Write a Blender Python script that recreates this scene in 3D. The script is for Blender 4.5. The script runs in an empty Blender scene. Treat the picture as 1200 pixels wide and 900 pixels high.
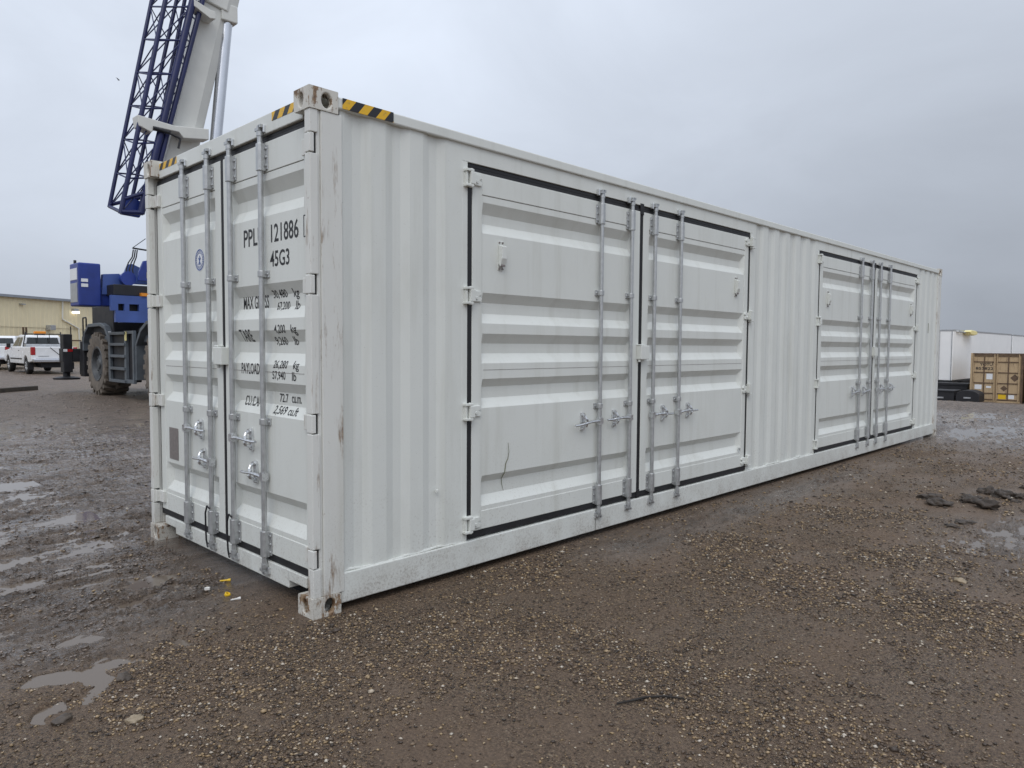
import bpy, bmesh, math, random
import numpy as np
from mathutils import Vector, Matrix

random.seed(7)
np.random.seed(7)
scn = bpy.context.scene
COL = scn.collection

# ------------------------------------------------------------------ camera
CAM = Vector((-2.0273, -3.5037, 1.5173))
YAW, PITCH, ROLL, FPX = 0.775067, -0.052286, 0.0065146, 845.96
f = Vector((math.cos(PITCH)*math.cos(YAW), math.cos(PITCH)*math.sin(YAW), math.sin(PITCH)))
r = f.cross(Vector((0, 0, 1))).normalized()
u = r.cross(f)
r2 = math.cos(ROLL)*r + math.sin(ROLL)*u
u2 = -math.sin(ROLL)*r + math.cos(ROLL)*u
cd = bpy.data.cameras.new('camera')
cam = bpy.data.objects.new('camera', cd)
COL.objects.link(cam)
cd.sensor_fit = 'HORIZONTAL'; cd.sensor_width = 36.0; cd.lens = FPX/1200*36.0
cd.clip_start = 0.05; cd.clip_end = 3000
M = Matrix((r2, u2, -f)).transposed().to_4x4(); M.translation = CAM
cam.matrix_world = M
scn.camera = cam

# ------------------------------------------------------------------ sky, sun, exposure
SUN_EL, SUN_AZ = math.radians(50), math.radians(219)      # azimuth measured from +X towards +Y
scn.view_settings.view_transform = 'Standard'
scn.view_settings.look = 'None'
scn.view_settings.gamma = 1.0
scn.view_settings.use_curve_mapping = False
scn.view_settings.exposure = 0.0
w = bpy.data.worlds.new('World'); scn.world = w; w.use_nodes = True
nt = w.node_tree; nt.nodes.clear()
def N(t, tree=None, **k):
    n = (tree or nt).nodes.new(t)
    for a, b in k.items(): setattr(n, a, b)
    return n
out = N('ShaderNodeOutputWorld'); bg = N('ShaderNodeBackground'); bg.inputs[1].default_value = 0.1
sky = N('ShaderNodeTexSky'); sky.sky_type = 'NISHITA'; sky.sun_disc = False
sky.sun_elevation = SUN_EL; sky.sun_rotation = math.pi/2 - SUN_AZ; sky.dust_density = 5.0; sky.air_density = 1.0
tc = N('ShaderNodeTexCoord')
mp = N('ShaderNodeMapping'); mp.inputs['Location'].default_value = (3.1, 1.7, 0.4); mp.inputs['Scale'].default_value = (1.0, 1.0, 2.0)
n1 = N('ShaderNodeTexNoise'); n1.inputs['Scale'].default_value = 2.4; n1.inputs['Detail'].default_value = 6; n1.inputs['Roughness'].default_value = 0.55
n1.inputs['Distortion'].default_value = 0.4
nt.links.new(tc.outputs['Generated'], mp.inputs[0]); nt.links.new(mp.outputs[0], n1.inputs['Vector'])
cr = N('ShaderNodeMapRange'); cr.inputs['From Min'].default_value = 0.30; cr.inputs['From Max'].default_value = 0.70
cr.inputs['To Min'].default_value = 0.89; cr.inputs['To Max'].default_value = 1.07
nt.links.new(n1.outputs['Fac'], cr.inputs[0])
sx = N('ShaderNodeSeparateXYZ'); nt.links.new(tc.outputs['Generated'], sx.inputs[0])
mr = N('ShaderNodeMapRange'); mr.inputs['To Min'].default_value = 5.5; mr.inputs['To Max'].default_value = 13.0     # an overcast sky is brighter overhead
nt.links.new(sx.outputs['Z'], mr.inputs[0])
bank = N('ShaderNodeVectorMath', operation='DOT_PRODUCT'); nt.links.new(tc.outputs['Generated'], bank.inputs[0]); bank.inputs[1].default_value = (0.97, -0.24, 0.0)
bk = N('ShaderNodeMapRange', interpolation_type='SMOOTHSTEP'); bk.inputs['From Min'].default_value = 0.35; bk.inputs['From Max'].default_value = 1.0
bk.inputs['To Min'].default_value = 1.03; bk.inputs['To Max'].default_value = 0.73                              # heavier cloud to the east
nt.links.new(bank.outputs['Value'], bk.inputs[0])
m1 = N('ShaderNodeMath', operation='MULTIPLY'); m2 = N('ShaderNodeMath', operation='MULTIPLY')
nt.links.new(mr.outputs[0], m1.inputs[0]); nt.links.new(bk.outputs[0], m1.inputs[1]); nt.links.new(m1.outputs[0], m2.inputs[0]); nt.links.new(cr.outputs[0], m2.inputs[1])
mul = N('ShaderNodeVectorMath', operation='SCALE'); mul.inputs[0].default_value = (0.915, 1.0, 1.145); nt.links.new(m2.outputs[0], mul.inputs['Scale'])
mix = N('ShaderNodeMix', data_type='RGBA'); mix.inputs[0].default_value = 0.95
nt.links.new(sky.outputs[0], mix.inputs[6]); nt.links.new(mul.outputs[0], mix.inputs[7])
nt.links.new(mix.outputs[2], bg.inputs[0]); nt.links.new(bg.outputs[0], out.inputs[0])

sd = bpy.data.lights.new('sun', 'SUN'); sd.energy = 0.92; sd.angle = math.radians(35); sd.color = (1.0, 0.97, 0.93)
so = bpy.data.objects.new('sun', sd); COL.objects.link(so)
dirv = Vector((math.cos(SUN_EL)*math.cos(SUN_AZ), math.cos(SUN_EL)*math.sin(SUN_AZ), math.sin(SUN_EL)))
so.rotation_euler = dirv.to_track_quat('Z', 'Y').to_euler(); so.location = (0, 0, 30)

# ------------------------------------------------------------------ materials
MAT = {}
def newmat(name):
    m = bpy.data.materials.new(name); m.use_nodes = True
    t = m.node_tree; b = t.nodes['Principled BSDF']
    MAT[name] = m
    return m, t, b
def rgb(c): return (c[0], c[1], c[2], 1.0)
def pos_noise(t, scale, detail=3, stretch=(1, 1, 1), rough=0.55, coord='pos'):
    if coord == 'pos':
        g = t.nodes.new('ShaderNodeNewGeometry'); o = g.outputs['Position']
    else:
        g = t.nodes.new('ShaderNodeTexCoord'); o = g.outputs['Object']
    mpn = t.nodes.new('ShaderNodeMapping'); mpn.inputs['Scale'].default_value = stretch
    n = t.nodes.new('ShaderNodeTexNoise'); n.inputs['Scale'].default_value = scale; n.inputs['Detail'].default_value = detail
    n.inputs['Roughness'].default_value = rough
    t.links.new(o, mpn.inputs[0]); t.links.new(mpn.outputs[0], n.inputs['Vector'])
    return n.outputs['Fac']
def ramp(t, fac, stops):
    c = t.nodes.new('ShaderNodeValToRGB'); e = c.color_ramp.elements
    while len(e) < len(stops): e.new(0.5)
    for el, (p, col) in zip(e, stops): el.position = p; el.color = rgb(col)
    t.links.new(fac, c.inputs[0]); return c.outputs[0]
def framp(t, fac, a, b, lo=0.0, hi=1.0):
    m = t.nodes.new('ShaderNodeMapRange'); m.inputs['From Min'].default_value = a; m.inputs['From Max'].default_value = b
    m.inputs['To Min'].default_value = lo; m.inputs['To Max'].default_value = hi
    t.links.new(fac, m.inputs[0]); return m.outputs[0]
def mixc(t, fac, a, b):
    m = t.nodes.new('ShaderNodeMix'); m.data_type = 'RGBA'
    if isinstance(fac, float): m.inputs[0].default_value = fac
    else: t.links.new(fac, m.inputs[0])
    for i, v in ((6, a), (7, b)):
        if isinstance(v, tuple): m.inputs[i].default_value = rgb(v)
        else: t.links.new(v, m.inputs[i])
    return m.outputs[2]
def mathn(t, op, a, b=0.0):
    m = t.nodes.new('ShaderNodeMath'); m.operation = op
    for i, v in ((0, a), (1, b)):
        if isinstance(v, (int, float)): m.inputs[i].default_value = v
        else: t.links.new(v, m.inputs[i])
    return m.outputs[0]
def bump(t, b, h, strength=0.2, dist=0.01):
    n = t.nodes.new('ShaderNodeBump'); n.inputs['Strength'].default_value = strength; n.inputs['Distance'].default_value = dist
    t.links.new(h, n.inputs['Height']); t.links.new(n.outputs[0], b.inputs['Normal'])
def plain(name, c, rough=0.5, metal=0.0, var=0.15, scale=6.0, bmp=0.0, spec=0.5, coord='obj'):
    m, t, b = newmat(name)
    n = pos_noise(t, scale, 4, coord=coord)
    lo = tuple(x*(1-var) for x in c); hi = tuple(min(1, x*(1+var)) for x in c)
    t.links.new(ramp(t, n, [(0.3, lo), (0.7, hi)]), b.inputs['Base Color'])
    t.links.new(framp(t, n, 0.3, 0.7, rough*0.85, min(1, rough*1.15)), b.inputs['Roughness'])
    b.inputs['Metallic'].default_value = metal; b.inputs['Specular IOR Level'].default_value = spec
    if bmp: bump(t, b, pos_noise(t, scale*6, 3, coord=coord), bmp, 0.01)
    return m

def paint(name, base, streak=0.35, rust=0.0, grime=0.0, rough=0.42):
    m, t, b = newmat(name)
    big = pos_noise(t, 1.3, 4); fine = pos_noise(t, 55, 3)
    st = pos_noise(t, 9.0, 4, (1, 1, 0.06))
    col = mixc(t, framp(t, big, 0.3, 0.75, 0, 0.5), base, tuple(x*0.90 for x in base))
    col = mixc(t, framp(t, st, 0.54, 0.75, 0, streak), col, tuple(x*y for x, y in zip(base, (0.74, 0.73, 0.69))))
    sp = pos_noise(t, 120, 2)
    col = mixc(t, framp(t, sp, 0.70, 0.76, 0, 0.35), col, (0.22, 0.20, 0.18))
    gz_ = t.nodes.new('ShaderNodeNewGeometry'); sz_n = t.nodes.new('ShaderNodeSeparateXYZ'); t.links.new(gz_.outputs['Position'], sz_n.inputs[0])
    spl = mathn(t, 'MULTIPLY', framp(t, sz_n.outputs['Z'], 0.15, 1.1, 1.0, 0.0), framp(t, pos_noise(t, 75, 3, rough=0.7), 0.56, 0.66))      # mud splashes, thicker low down
    col = mixc(t, mathn(t, 'MULTIPLY', spl, mathn(t, 'MULTIPLY', framp(t, pos_noise(t, 2.2, 4), 0.35, 0.65), 0.55)), col, (0.30, 0.26, 0.21))
    film = framp(t, pos_noise(t, 3.2, 6, (1, 1, 0.45), 0.68), 0.50, 0.78, 0, 0.45)
    col = mixc(t, film, col, tuple(x*y for x, y in zip(base, (0.80, 0.79, 0.76))))
    if grime:
        g = t.nodes.new('ShaderNodeNewGeometry'); s = t.nodes.new('ShaderNodeSeparateXYZ'); t.links.new(g.outputs['Position'], s.inputs[0])
        hgt = framp(t, s.outputs['Z'], 0.05, 0.30, 1.0, 0.0)
        gn = pos_noise(t, 90, 3, rough=0.7); gn2 = pos_noise(t, 5, 4)
        k = mathn(t, 'MULTIPLY', mathn(t, 'MULTIPLY', framp(t, gn, 0.47, 0.62), hgt), framp(t, gn2, 0.3, 0.62))
        col = mixc(t, mathn(t, 'MULTIPLY', k, grime), col, (0.16, 0.125, 0.095))
        k2 = mathn(t, 'MULTIPLY', framp(t, gn2, 0.35, 0.7, 0, 0.35), hgt)
        col = mixc(t, k2, col, (0.40, 0.36, 0.31))
    if rust:
        rn = pos_noise(t, 9.0, 6, (1.6, 1.6, 0.30), 0.7)
        rs = pos_noise(t, 17.0, 5, (1, 1, 0.10), 0.65)
        mk = mathn(t, 'MULTIPLY', framp(t, rn, 0.51, 0.60), framp(t, rs, 0.50, 0.60))
        chip = framp(t, pos_noise(t, 22, 6, rough=0.75), 0.66, 0.69)
        if rust > 0.9: mk = mathn(t, 'MAXIMUM', mk, framp(t, pos_noise(t, 14, 5, (1, 1, 0.5), 0.7), 0.53, 0.58))
        mk = mathn(t, 'MULTIPLY', mathn(t, 'MAXIMUM', mk, mathn(t, 'MULTIPLY', chip, 0.8)), rust)
        rc = ramp(t, pos_noise(t, 40, 4), [(0.3, (0.11, 0.055, 0.028)), (0.55, (0.26, 0.17, 0.10)), (0.75, (0.36, 0.29, 0.20))])
        col = mixc(t, mk, col, rc)
    t.links.new(col, b.inputs['Base Color'])
    t.links.new(framp(t, fine, 0.3, 0.7, rough-0.06, rough+0.1), b.inputs['Roughness'])
    bump(t, b, mathn(t, 'ADD', mathn(t, 'MULTIPLY', pos_noise(t, 1.6, 2), 1.0), mathn(t, 'MULTIPLY', fine, 0.03)), 0.22, 0.012)
    return m

WHITE = (0.72, 0.735, 0.695)
paint('paint', WHITE, 0.45)
paint('paint_rail', WHITE, 0.30, grime=0.55)
paint('paint_post', (0.71, 0.71, 0.67), 0.5, rust=0.8, grime=0.4)
paint('paint_casting', (0.64, 0.62, 0.56), 0.6, rust=1.0, grime=0.6, rough=0.6)
plain('galv', (0.50, 0.51, 0.51), 0.40, 0.7, 0.10, 30, 0.1)
plain('galv_bright', (0.66, 0.67, 0.68), 0.30, 0.9, 0.2, 40, 0.1)
plain('rubber', (0.012, 0.012, 0.014), 0.55, 0, 0.3, 8)
plain('ink', (0.018, 0.018, 0.02), 0.5, 0, 0.2, 30)
plain('blue_ink', (0.05, 0.10, 0.30), 0.5, 0, 0.2, 30)
plain('sticker', (0.78, 0.79, 0.80), 0.4, 0, 0.05, 30)
plain('data_plate', (0.26, 0.23, 0.22), 0.4, 0.4, 0.2, 50)
plain('dark_gap', (0.012, 0.012, 0.012), 0.9)
plain('crane_blue', (0.020, 0.045, 0.25), 0.38, 0, 0.18, 2)
plain('crane_mid_blue', (0.055, 0.10, 0.31), 0.45, 0, 0.15, 2)
plain('jib_blue', (0.007, 0.012, 0.078), 0.4, 0, 0.2, 2)
plain('crane_grey', (0.10, 0.115, 0.13), 0.5, 0, 0.2, 3)
plain('crane_white', (0.66, 0.66, 0.62), 0.42, 0, 0.08, 1.2)
plain('crane_black', (0.014, 0.014, 0.017), 0.6, 0, 0.4, 4)
plain('chrome', (0.62, 0.63, 0.66), 0.22, 1.0, 0.05, 3)
plain('tyre', (0.155, 0.130, 0.105), 0.85, 0, 0.35, 5, 0.3)
plain('tyre_dark', (0.020, 0.019, 0.018), 0.8, 0, 0.35, 5, 0.2)
plain('rim_grey', (0.085, 0.09, 0.095), 0.5, 0.2, 0.3, 6)
plain('truck_white', (0.78, 0.79, 0.80), 0.25, 0, 0.04, 3)
plain('glass_dark', (0.015, 0.02, 0.022), 0.06, 0, 0.1, 3, spec=0.7)
plain('red_lens', (0.36, 0.012, 0.015), 0.2, 0, 0.2, 30)
plain('orange_lens', (0.75, 0.26, 0.02), 0.3, 0, 0.15, 20)
plain('alu', (0.45, 0.46, 0.47), 0.4, 0.6, 0.15, 8)
plain('roof_metal', (0.33, 0.36, 0.40), 0.5, 0.3, 0.1, 2)
plain('downpipe_white', (0.78, 0.77, 0.70), 0.5, 0, 0.05, 3)
plain('trailer_white', (0.88, 0.88, 0.87), 0.4, 0, 0.04, 0.8)
plain('lamp_yellow', (0.80, 0.70, 0.30), 0.4, 0, 0.1, 10)
plain('timber', (0.075, 0.062, 0.048), 0.8, 0, 0.35, 9, 0.4)
plain('yellow_plastic', (0.78, 0.50, 0.02), 0.35, 0, 0.1, 60)
plain('white_plastic', (0.72, 0.70, 0.66), 0.4, 0, 0.1, 60)
plain('bird', (0.012, 0.012, 0.013), 0.7)
plain('twig', (0.02, 0.016, 0.013), 0.8, 0, 0.3, 40)
plain('grass_blade', (0.14, 0.145, 0.08), 0.6, 0, 0.3, 60)
plain('clod', (0.055, 0.040, 0.029), 0.5, 0, 0.55, 30, 0.8)
plain('stone', (0.070, 0.052, 0.038), 0.5, 0, 0.35, 16, 0.3)
plain('stone_tan', (0.30, 0.235, 0.155), 0.5, 0, 0.3, 16, 0.3)
paint('beige_clad', (0.90, 0.79, 0.53), 0.08)
paint('brown_box', (0.50, 0.365, 0.215), 0.5, rust=0.9, rough=0.6)
plain('brown_frame', (0.12, 0.075, 0.045), 0.6, 0, 0.35, 5)
m, t, b = newmat('lamp_lit'); b.inputs['Base Color'].default_value = (0.9, 0.88, 0.8, 1); b.inputs['Emission Color'].default_value = (1, 0.96, 0.85, 1); b.inputs['Emission Strength'].default_value = 1.6
# hazard tape: printed diagonal stripes
m, t, b = newmat('hazard')
g = t.nodes.new('ShaderNodeNewGeometry'); s = t.nodes.new('ShaderNodeSeparateXYZ'); t.links.new(g.outputs['Position'], s.inputs[0])
dd = mathn(t, 'SUBTRACT', mathn(t, 'SUBTRACT', s.outputs['X'], s.outputs['Y']), mathn(t, 'MULTIPLY', s.outputs['Z'], 0.8))
fr_ = mathn(t, 'FRACT', mathn(t, 'MULTIPLY', mathn(t, 'ADD', dd, 20.0), 1/0.118))
st_ = mathn(t, 'GREATER_THAN', fr_, 0.5)
yel = mixc(t, framp(t, pos_noise(t, 45, 4), 0.55, 0.7), (0.80, 0.46, 0.012), (0.55, 0.33, 0.05))
t.links.new(mixc(t, st_, yel, (0.013, 0.013, 0.018)), b.inputs['Base Color']); b.inputs['Roughness'].default_value = 0.4

# ------------------------------------------------------------------ mesh builder
ORG = {}
class MB:
    def __init__(s, o=(0, 0, 0), U=(1, 0, 0), V=(0, 0, 1), Nn=None):
        s.v = []; s.f = []; s.m = []; s.mi = 0
        s.frame(o, U, V, Nn)
    def frame(s, o, U, V, Nn=None):
        s.o = Vector(o); s.U = Vector(U); s.V = Vector(V); s.N = Vector(Nn) if Nn is not None else s.U.cross(s.V)
        return s
    def p(s, a, b_, c): return s.o + s.U*a + s.V*b_ + s.N*c
    def add(s, pts, faces):
        k = len(s.v); s.v += [tuple(s.p(*q)) for q in pts]
        for fc in faces: s.f.append([k+i for i in fc]); s.m.append(s.mi)
        return s
    def box(s, a0, a1, b0, b1, c0, c1):
        P = [(a, b_, c) for c in (c0, c1) for b_ in (b0, b1) for a in (a0, a1)]
        return s.add(P, [(0, 2, 3, 1), (4, 5, 7, 6), (0, 1, 5, 4), (2, 6, 7, 3), (0, 4, 6, 2), (1, 3, 7, 5)])
    def tube(s, p0, p1, r0, r1=None, n=10, cap=True):
        r1 = r0 if r1 is None else r1
        p0, p1 = Vector(p0), Vector(p1); d = (p1-p0).normalized()
        a = d.orthogonal().normalized(); b_ = d.cross(a)
        P = []
        for q, rr in ((p0, r0), (p1, r1)):
            for i in range(n):
                an = 2*math.pi*i/n; P.append(tuple(q + (a*math.cos(an)+b_*math.sin(an))*rr))
        F = [(i, (i+1) % n, n+(i+1) % n, n+i) for i in range(n)]
        if cap: F += [tuple(range(n-1, -1, -1)), tuple(range(n, 2*n))]
        return s.add(P, F)
    def path(s, pts, rad, n=6):
        pts = [Vector(q) for q in pts]
        for i in range(len(pts)-1):
            s.tube(pts[i], pts[i+1], rad if not hasattr(rad, '__len__') else rad[i], None if not hasattr(rad, '__len__') else rad[i+1], n, True)
        return s
    def prism(s, poly, c0, c1, plane='ab'):
        n = len(poly); P = []
        for c in (c0, c1):
            for (x, y) in poly:
                P.append((x, y, c) if plane == 'ab' else ((c, x, y) if plane == 'bc' else (x, c, y)))
        F = [(i, (i+1) % n, n+(i+1) % n, n+i) for i in range(n)] + [tuple(range(n-1, -1, -1)), tuple(range(n, 2*n))]
        return s.add(P, F)
    def lathe(s, prof, c, axis, n=32):
        c = Vector(c); axis = Vector(axis).normalized(); a = axis.orthogonal().normalized(); b_ = axis.cross(a)
        P = []; m_ = len(prof)
        for i in range(n):
            an = 2*math.pi*i/n; d = a*math.cos(an)+b_*math.sin(an)
            for (h, rr) in prof: P.append(tuple(c+axis*h+d*rr))
        F = []
        for i in range(n):
            j = (i+1) % n
            for k in range(m_-1): F.append((i*m_+k, i*m_+k+1, j*m_+k+1, j*m_+k))
        return s.add(P, F)
    def build(s, name, mat, parent=None, smooth=False, bevel=0.0, seg=2, fix=True):
        me = bpy.data.meshes.new(name)
        off = ORG.get(parent.name, Vector((0, 0, 0))) if parent else Vector((0, 0, 0))
        me.from_pydata([tuple(Vector(v)-off) for v in s.v], [], s.f)
        if fix:
            bm = bmesh.new(); bm.from_mesh(me); bmesh.ops.recalc_face_normals(bm, faces=bm.faces); bm.to_mesh(me); bm.free()
        mats = mat if isinstance(mat, (list, tuple)) else [mat]
        for q in mats: me.materials.append(MAT[q])
        if len(mats) > 1: me.polygons.foreach_set('material_index', s.m)
        if smooth: me.polygons.foreach_set('use_smooth', [True]*len(me.polygons))
        o = bpy.data.objects.new(name, me); COL.objects.link(o)
        if parent: o.parent = parent; ORG[o.name] = off
        if smooth and not bevel:
            es = o.modifiers.new('split', 'EDGE_SPLIT'); es.split_angle = math.radians(38)
        if bevel:
            bv = o.modifiers.new('bevel', 'BEVEL'); bv.width = bevel; bv.segments = seg; bv.limit_method = 'ANGLE'; bv.angle_limit = math.radians(40)
            if smooth: bv.harden_normals = True
        return o
def root(name, label, cat, loc=(0, 0, 0), group=None):
    o = bpy.data.objects.new(name, None); COL.objects.link(o); o.location = loc; o.empty_display_size = 0.2
    ORG[o.name] = Vector(loc); o['label'] = label; o['category'] = cat
    if group: o['group'] = group
    return o
def tag(o, label, cat, group=None):
    o['label'] = label; o['category'] = cat
    if group: o['group'] = group
    return o
def struct(o): o['kind'] = 'structure'; return o
def copy_tree(o, parent=None):
    c = o.copy(); COL.objects.link(c); c.parent = parent
    for ch in list(o.children): copy_tree(ch, c)
    return c
def rot_root(o, loc, rz):
    o.location = loc; o.rotation_euler = (0, 0, rz)

# ------------------------------------------------------------------ terrain
def _hash(ix, iy, seed):
    h = (ix.astype(np.int64)*374761393 + iy.astype(np.int64)*668265263 + seed*974711) & 0x7fffffff
    h = ((h ^ (h >> 13))*1274126177) & 0x7fffffff
    return (h ^ (h >> 16)) & 0xffff
def perlin(x, y, seed=0):
    x0 = np.floor(x); y0 = np.floor(y); fx = x-x0; fy = y-y0
    def gd(ix, iy, dx, dy):
        a = _hash(ix, iy, seed)*(2*math.pi/65536.0)
        return np.cos(a)*dx + np.sin(a)*dy
    sx_ = fx*fx*fx*(fx*(fx*6-15)+10); sy_ = fy*fy*fy*(fy*(fy*6-15)+10)
    a = gd(x0, y0, fx, fy); b_ = gd(x0+1, y0, fx-1, fy); c = gd(x0, y0+1, fx, fy-1); d = gd(x0+1, y0+1, fx-1, fy-1)
    return ((a*(1-sx_)+b_*sx_)*(1-sy_) + (c*(1-sx_)+d*sx_)*sy_)*1.5
def fbm(x, y, seed, oct=4, gain=0.5):
    v = 0*x; a = 1.0
    for i in range(oct):
        v = v + a*perlin(x*2**i, y*2**i, seed+i*17); a *= gain
    return v
def sstep(a, b_, x):
    t_ = np.clip((x-a)/(b_-a), 0, 1); return t_*t_*(3-2*t_)
WATER = -0.012
DIPS = [(-1.10, 0.20, 0.22, 0.10, 0.044), (-1.08, 0.05, 0.09, 0.14, 0.036), (-0.55, 0.22, 0.10, 0.06, 0.033), (-1.22, -0.12, 0.06, 0.12, 0.034), (-0.93, 0.71, 0.20, 0.10, 0.016), (-0.53, 1.50, 0.28, 0.08, 0.020), (-1.0, 1.75, 0.30, 0.12, 0.020),
        (-0.53, 2.0, 0.32, 0.10, 0.016), (-0.35, 4.35, 0.55, 0.25, 0.020), (0.1, 4.0, 0.30, 0.14, 0.018), (-0.8, 3.0, 0.5, 0.18, 0.016), (-0.4, 5.6, 0.7, 0.2, 0.018), (0.3, 7.0, 0.9, 0.3, 0.018), (1.0, 11.5, 1.2, 0.4, 0.02), (0.9, 9.2, 0.9, 0.3, 0.016),
        (13.6, -0.5, 1.6, 0.55, 0.030), (15.6, -1.6, 1.4, 0.5, 0.028), (17.5, 0.4, 1.5, 0.5, 0.03), (4.5, -2.25, 0.5, 0.16, 0.012), (5.2, -2.6, 0.5, 0.16, 0.012)]
def mudmask(x, y):
    wob = 0.25*fbm(x*0.9, y*0.9, 5, 3)
    left = sstep(-0.15, 0.65, y + wob - 0.05 - 0.4*np.clip(x+1.0, 0, 1))*sstep(0.5, 0.0, x-0.0*y)      # before the door end
    back = sstep(2.3, 3.0, y + wob)
    far = sstep(9.5, 12.5, x + 2*wob)
    wetr = np.exp(-(((x-4.9)/1.0)**2+((y+2.45)/0.4)**2))*1.1
    band = np.exp(-((y+0.35+0.1*wob)/0.28)**2)*sstep(1.5, 2.6, x)*sstep(9, 6, x)*0.9
    return np.clip(np.maximum.reduce([left, back, far, wetr, band]), 0, 1)
def height(x, y):
    m_ = mudmask(x, y)
    g = 0.010*fbm(x*1.1, y*1.1, 11, 3) + 0.0035*fbm(x*7, y*7, 23, 3) + 0.0016*fbm(x*26, y*26, 27, 2)
    wx = x + 0.05*fbm(x*2, y*2, 61, 2)
    rid = 1-np.abs(fbm(wx*1.5, (y-0.12*x)*5.2, 41, 3))*1.6                 # ridges of churned mud, drawn out along the tracks
    rid2 = 1-np.abs(fbm(wx*5.0, (y-0.12*x)*13, 57, 3))*1.7
    churn = 0.45+0.9*sstep(-0.25, 0.35, fbm(x*0.7, y*0.9, 83, 3))           # some stretches are churned, some lie smooth
    mm = 0.020*fbm(wx*0.9, (y-0.12*x)*1.5, 31, 3) + churn*(0.032*(rid-0.55) + 0.020*(rid2-0.55) + 0.010*fbm(x*15, y*22, 43, 3) + 0.0055*fbm(x*38, y*46, 47, 2))
    mm = mm + 0.007*np.sin((y-0.15*x)*2*math.pi/0.75 + 2.2*fbm(x*0.35, y*0.35, 51, 2))*sstep(0.8, 2.5, y) - 0.002
    h = g*(1-m_)+mm*m_ + 0.006*(1-m_)
    # curved tyre rut in the gravel beside the long side
    rr = np.hypot((x-2.75)/0.85, (y+1.62)/0.42)
    h = h - 0.016*np.exp(-((rr-1)/0.06)**2)*sstep(2.3, 3.2, x)*sstep(-2.2, -1.7, y) + 0.007*np.exp(-((rr-1.14)/0.07)**2)*sstep(2.3, 3.2, x)
    wpx = 0.16*fbm(x*3.2, y*3.2, 91, 3); wpy = 0.10*fbm(x*3.6, y*3.6, 97, 3)
    for (cx, cy, ax, ay, dp) in DIPS:
        e = np.exp(-(((x+wpx-cx)/ax)**2+((y+wpy-cy)/ay)**2)**1.5)
        h = h - dp*e
    dx_ = np.maximum(np.maximum(-x, x-12.2), 0); dy_ = np.maximum(np.maximum(-y, y-2.44), 0)
    dc = np.hypot(dx_, dy_)
    k = sstep(0.32, 0.04, dc); h = h*(1-k) + 0.004*k
    dcam = np.hypot(x-CAM.x, y-CAM.y)
    h = h*(1-0.25*sstep(10, 25, dcam))
    # under the far things the ground is pressed flat
    h = h*(1-sstep(6, 3, np.hypot((x-6.2)/1.2, (y-18)/2.0)))*1.0
    h = h - 1.42*sstep(19, 47, x)*0.5 - 1.42*np.clip((x-19)/28, 0, 1)*0.5
    return h
na_in, nr = 620, 560
ang0, ang1 = YAW-math.radians(43), YAW+math.radians(43)
angs = np.concatenate([np.linspace(ang0, ang1, na_in), np.linspace(ang1, ang0+2*math.pi, 90)[1:-1]])
rad = np.concatenate([np.geomspace(0.25, 1.8, 24)[:-1], np.geomspace(1.8, 14.0, 500)[:-1], np.geomspace(14.0, 60.0, 150), [75, 95, 130, 180, 260, 400, 700, 1200]])
A, R_ = np.meshgrid(angs, rad)
GX = CAM.x + R_*np.cos(A); GY = CAM.y + R_*np.sin(A); GZ = height(GX, GY)
na = len(angs); nrr = len(rad)
co = np.stack([GX, GY, GZ], -1).reshape(-1, 3)
c0 = np.array([[CAM.x, CAM.y, float(height(np.array([CAM.x]), np.array([CAM.y]))[0])]])
co = np.vstack([co, c0])
ii, jj = np.meshgrid(np.arange(nrr-1), np.arange(na), indexing='ij'); j2 = (jj+1) % na
quads = np.stack([ii*na+jj, (ii+1)*na+jj, (ii+1)*na+j2, ii*na+j2], -1).reshape(-1, 4)
tri = np.stack([np.full(na, len(co)-1), np.arange(na), (np.arange(na)+1) % na], -1)
me = bpy.data.meshes.new('ground')
me.vertices.add(len(co)); me.vertices.foreach_set('co', co.ravel())
loops = np.concatenate([quads.ravel(), tri.ravel()]); me.loops.add(len(loops)); me.loops.foreach_set('vertex_index', loops)
me.polygons.add(len(quads)+len(tri))
me.polygons.foreach_set('loop_start', np.concatenate([np.arange(len(quads))*4, len(quads)*4+np.arange(len(tri))*3]))
me.polygons.foreach_set('use_smooth', np.ones(len(quads)+len(tri), bool))
me.update(calc_edges=True); me.validate()
at = me.attributes.new('mud', 'FLOAT', 'POINT'); at.data.foreach_set('value', mudmask(co[:, 0], co[:, 1]).astype(np.float32))
wv = mudmask(co[:, 0], co[:, 1])*(0.12+0.88*np.maximum(sstep(15.5, 8.5, co[:, 1])*sstep(4.5, 2.5, co[:, 0]), sstep(20, 16, co[:, 0])*sstep(3.0, 5.0, co[:, 0])*sstep(3, 1, co[:, 1])))
at = me.attributes.new('wetness', 'FLOAT', 'POINT'); at.data.foreach_set('value', wv.astype(np.float32))
ground = bpy.data.objects.new('ground', me); COL.objects.link(ground); struct(ground)

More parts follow.
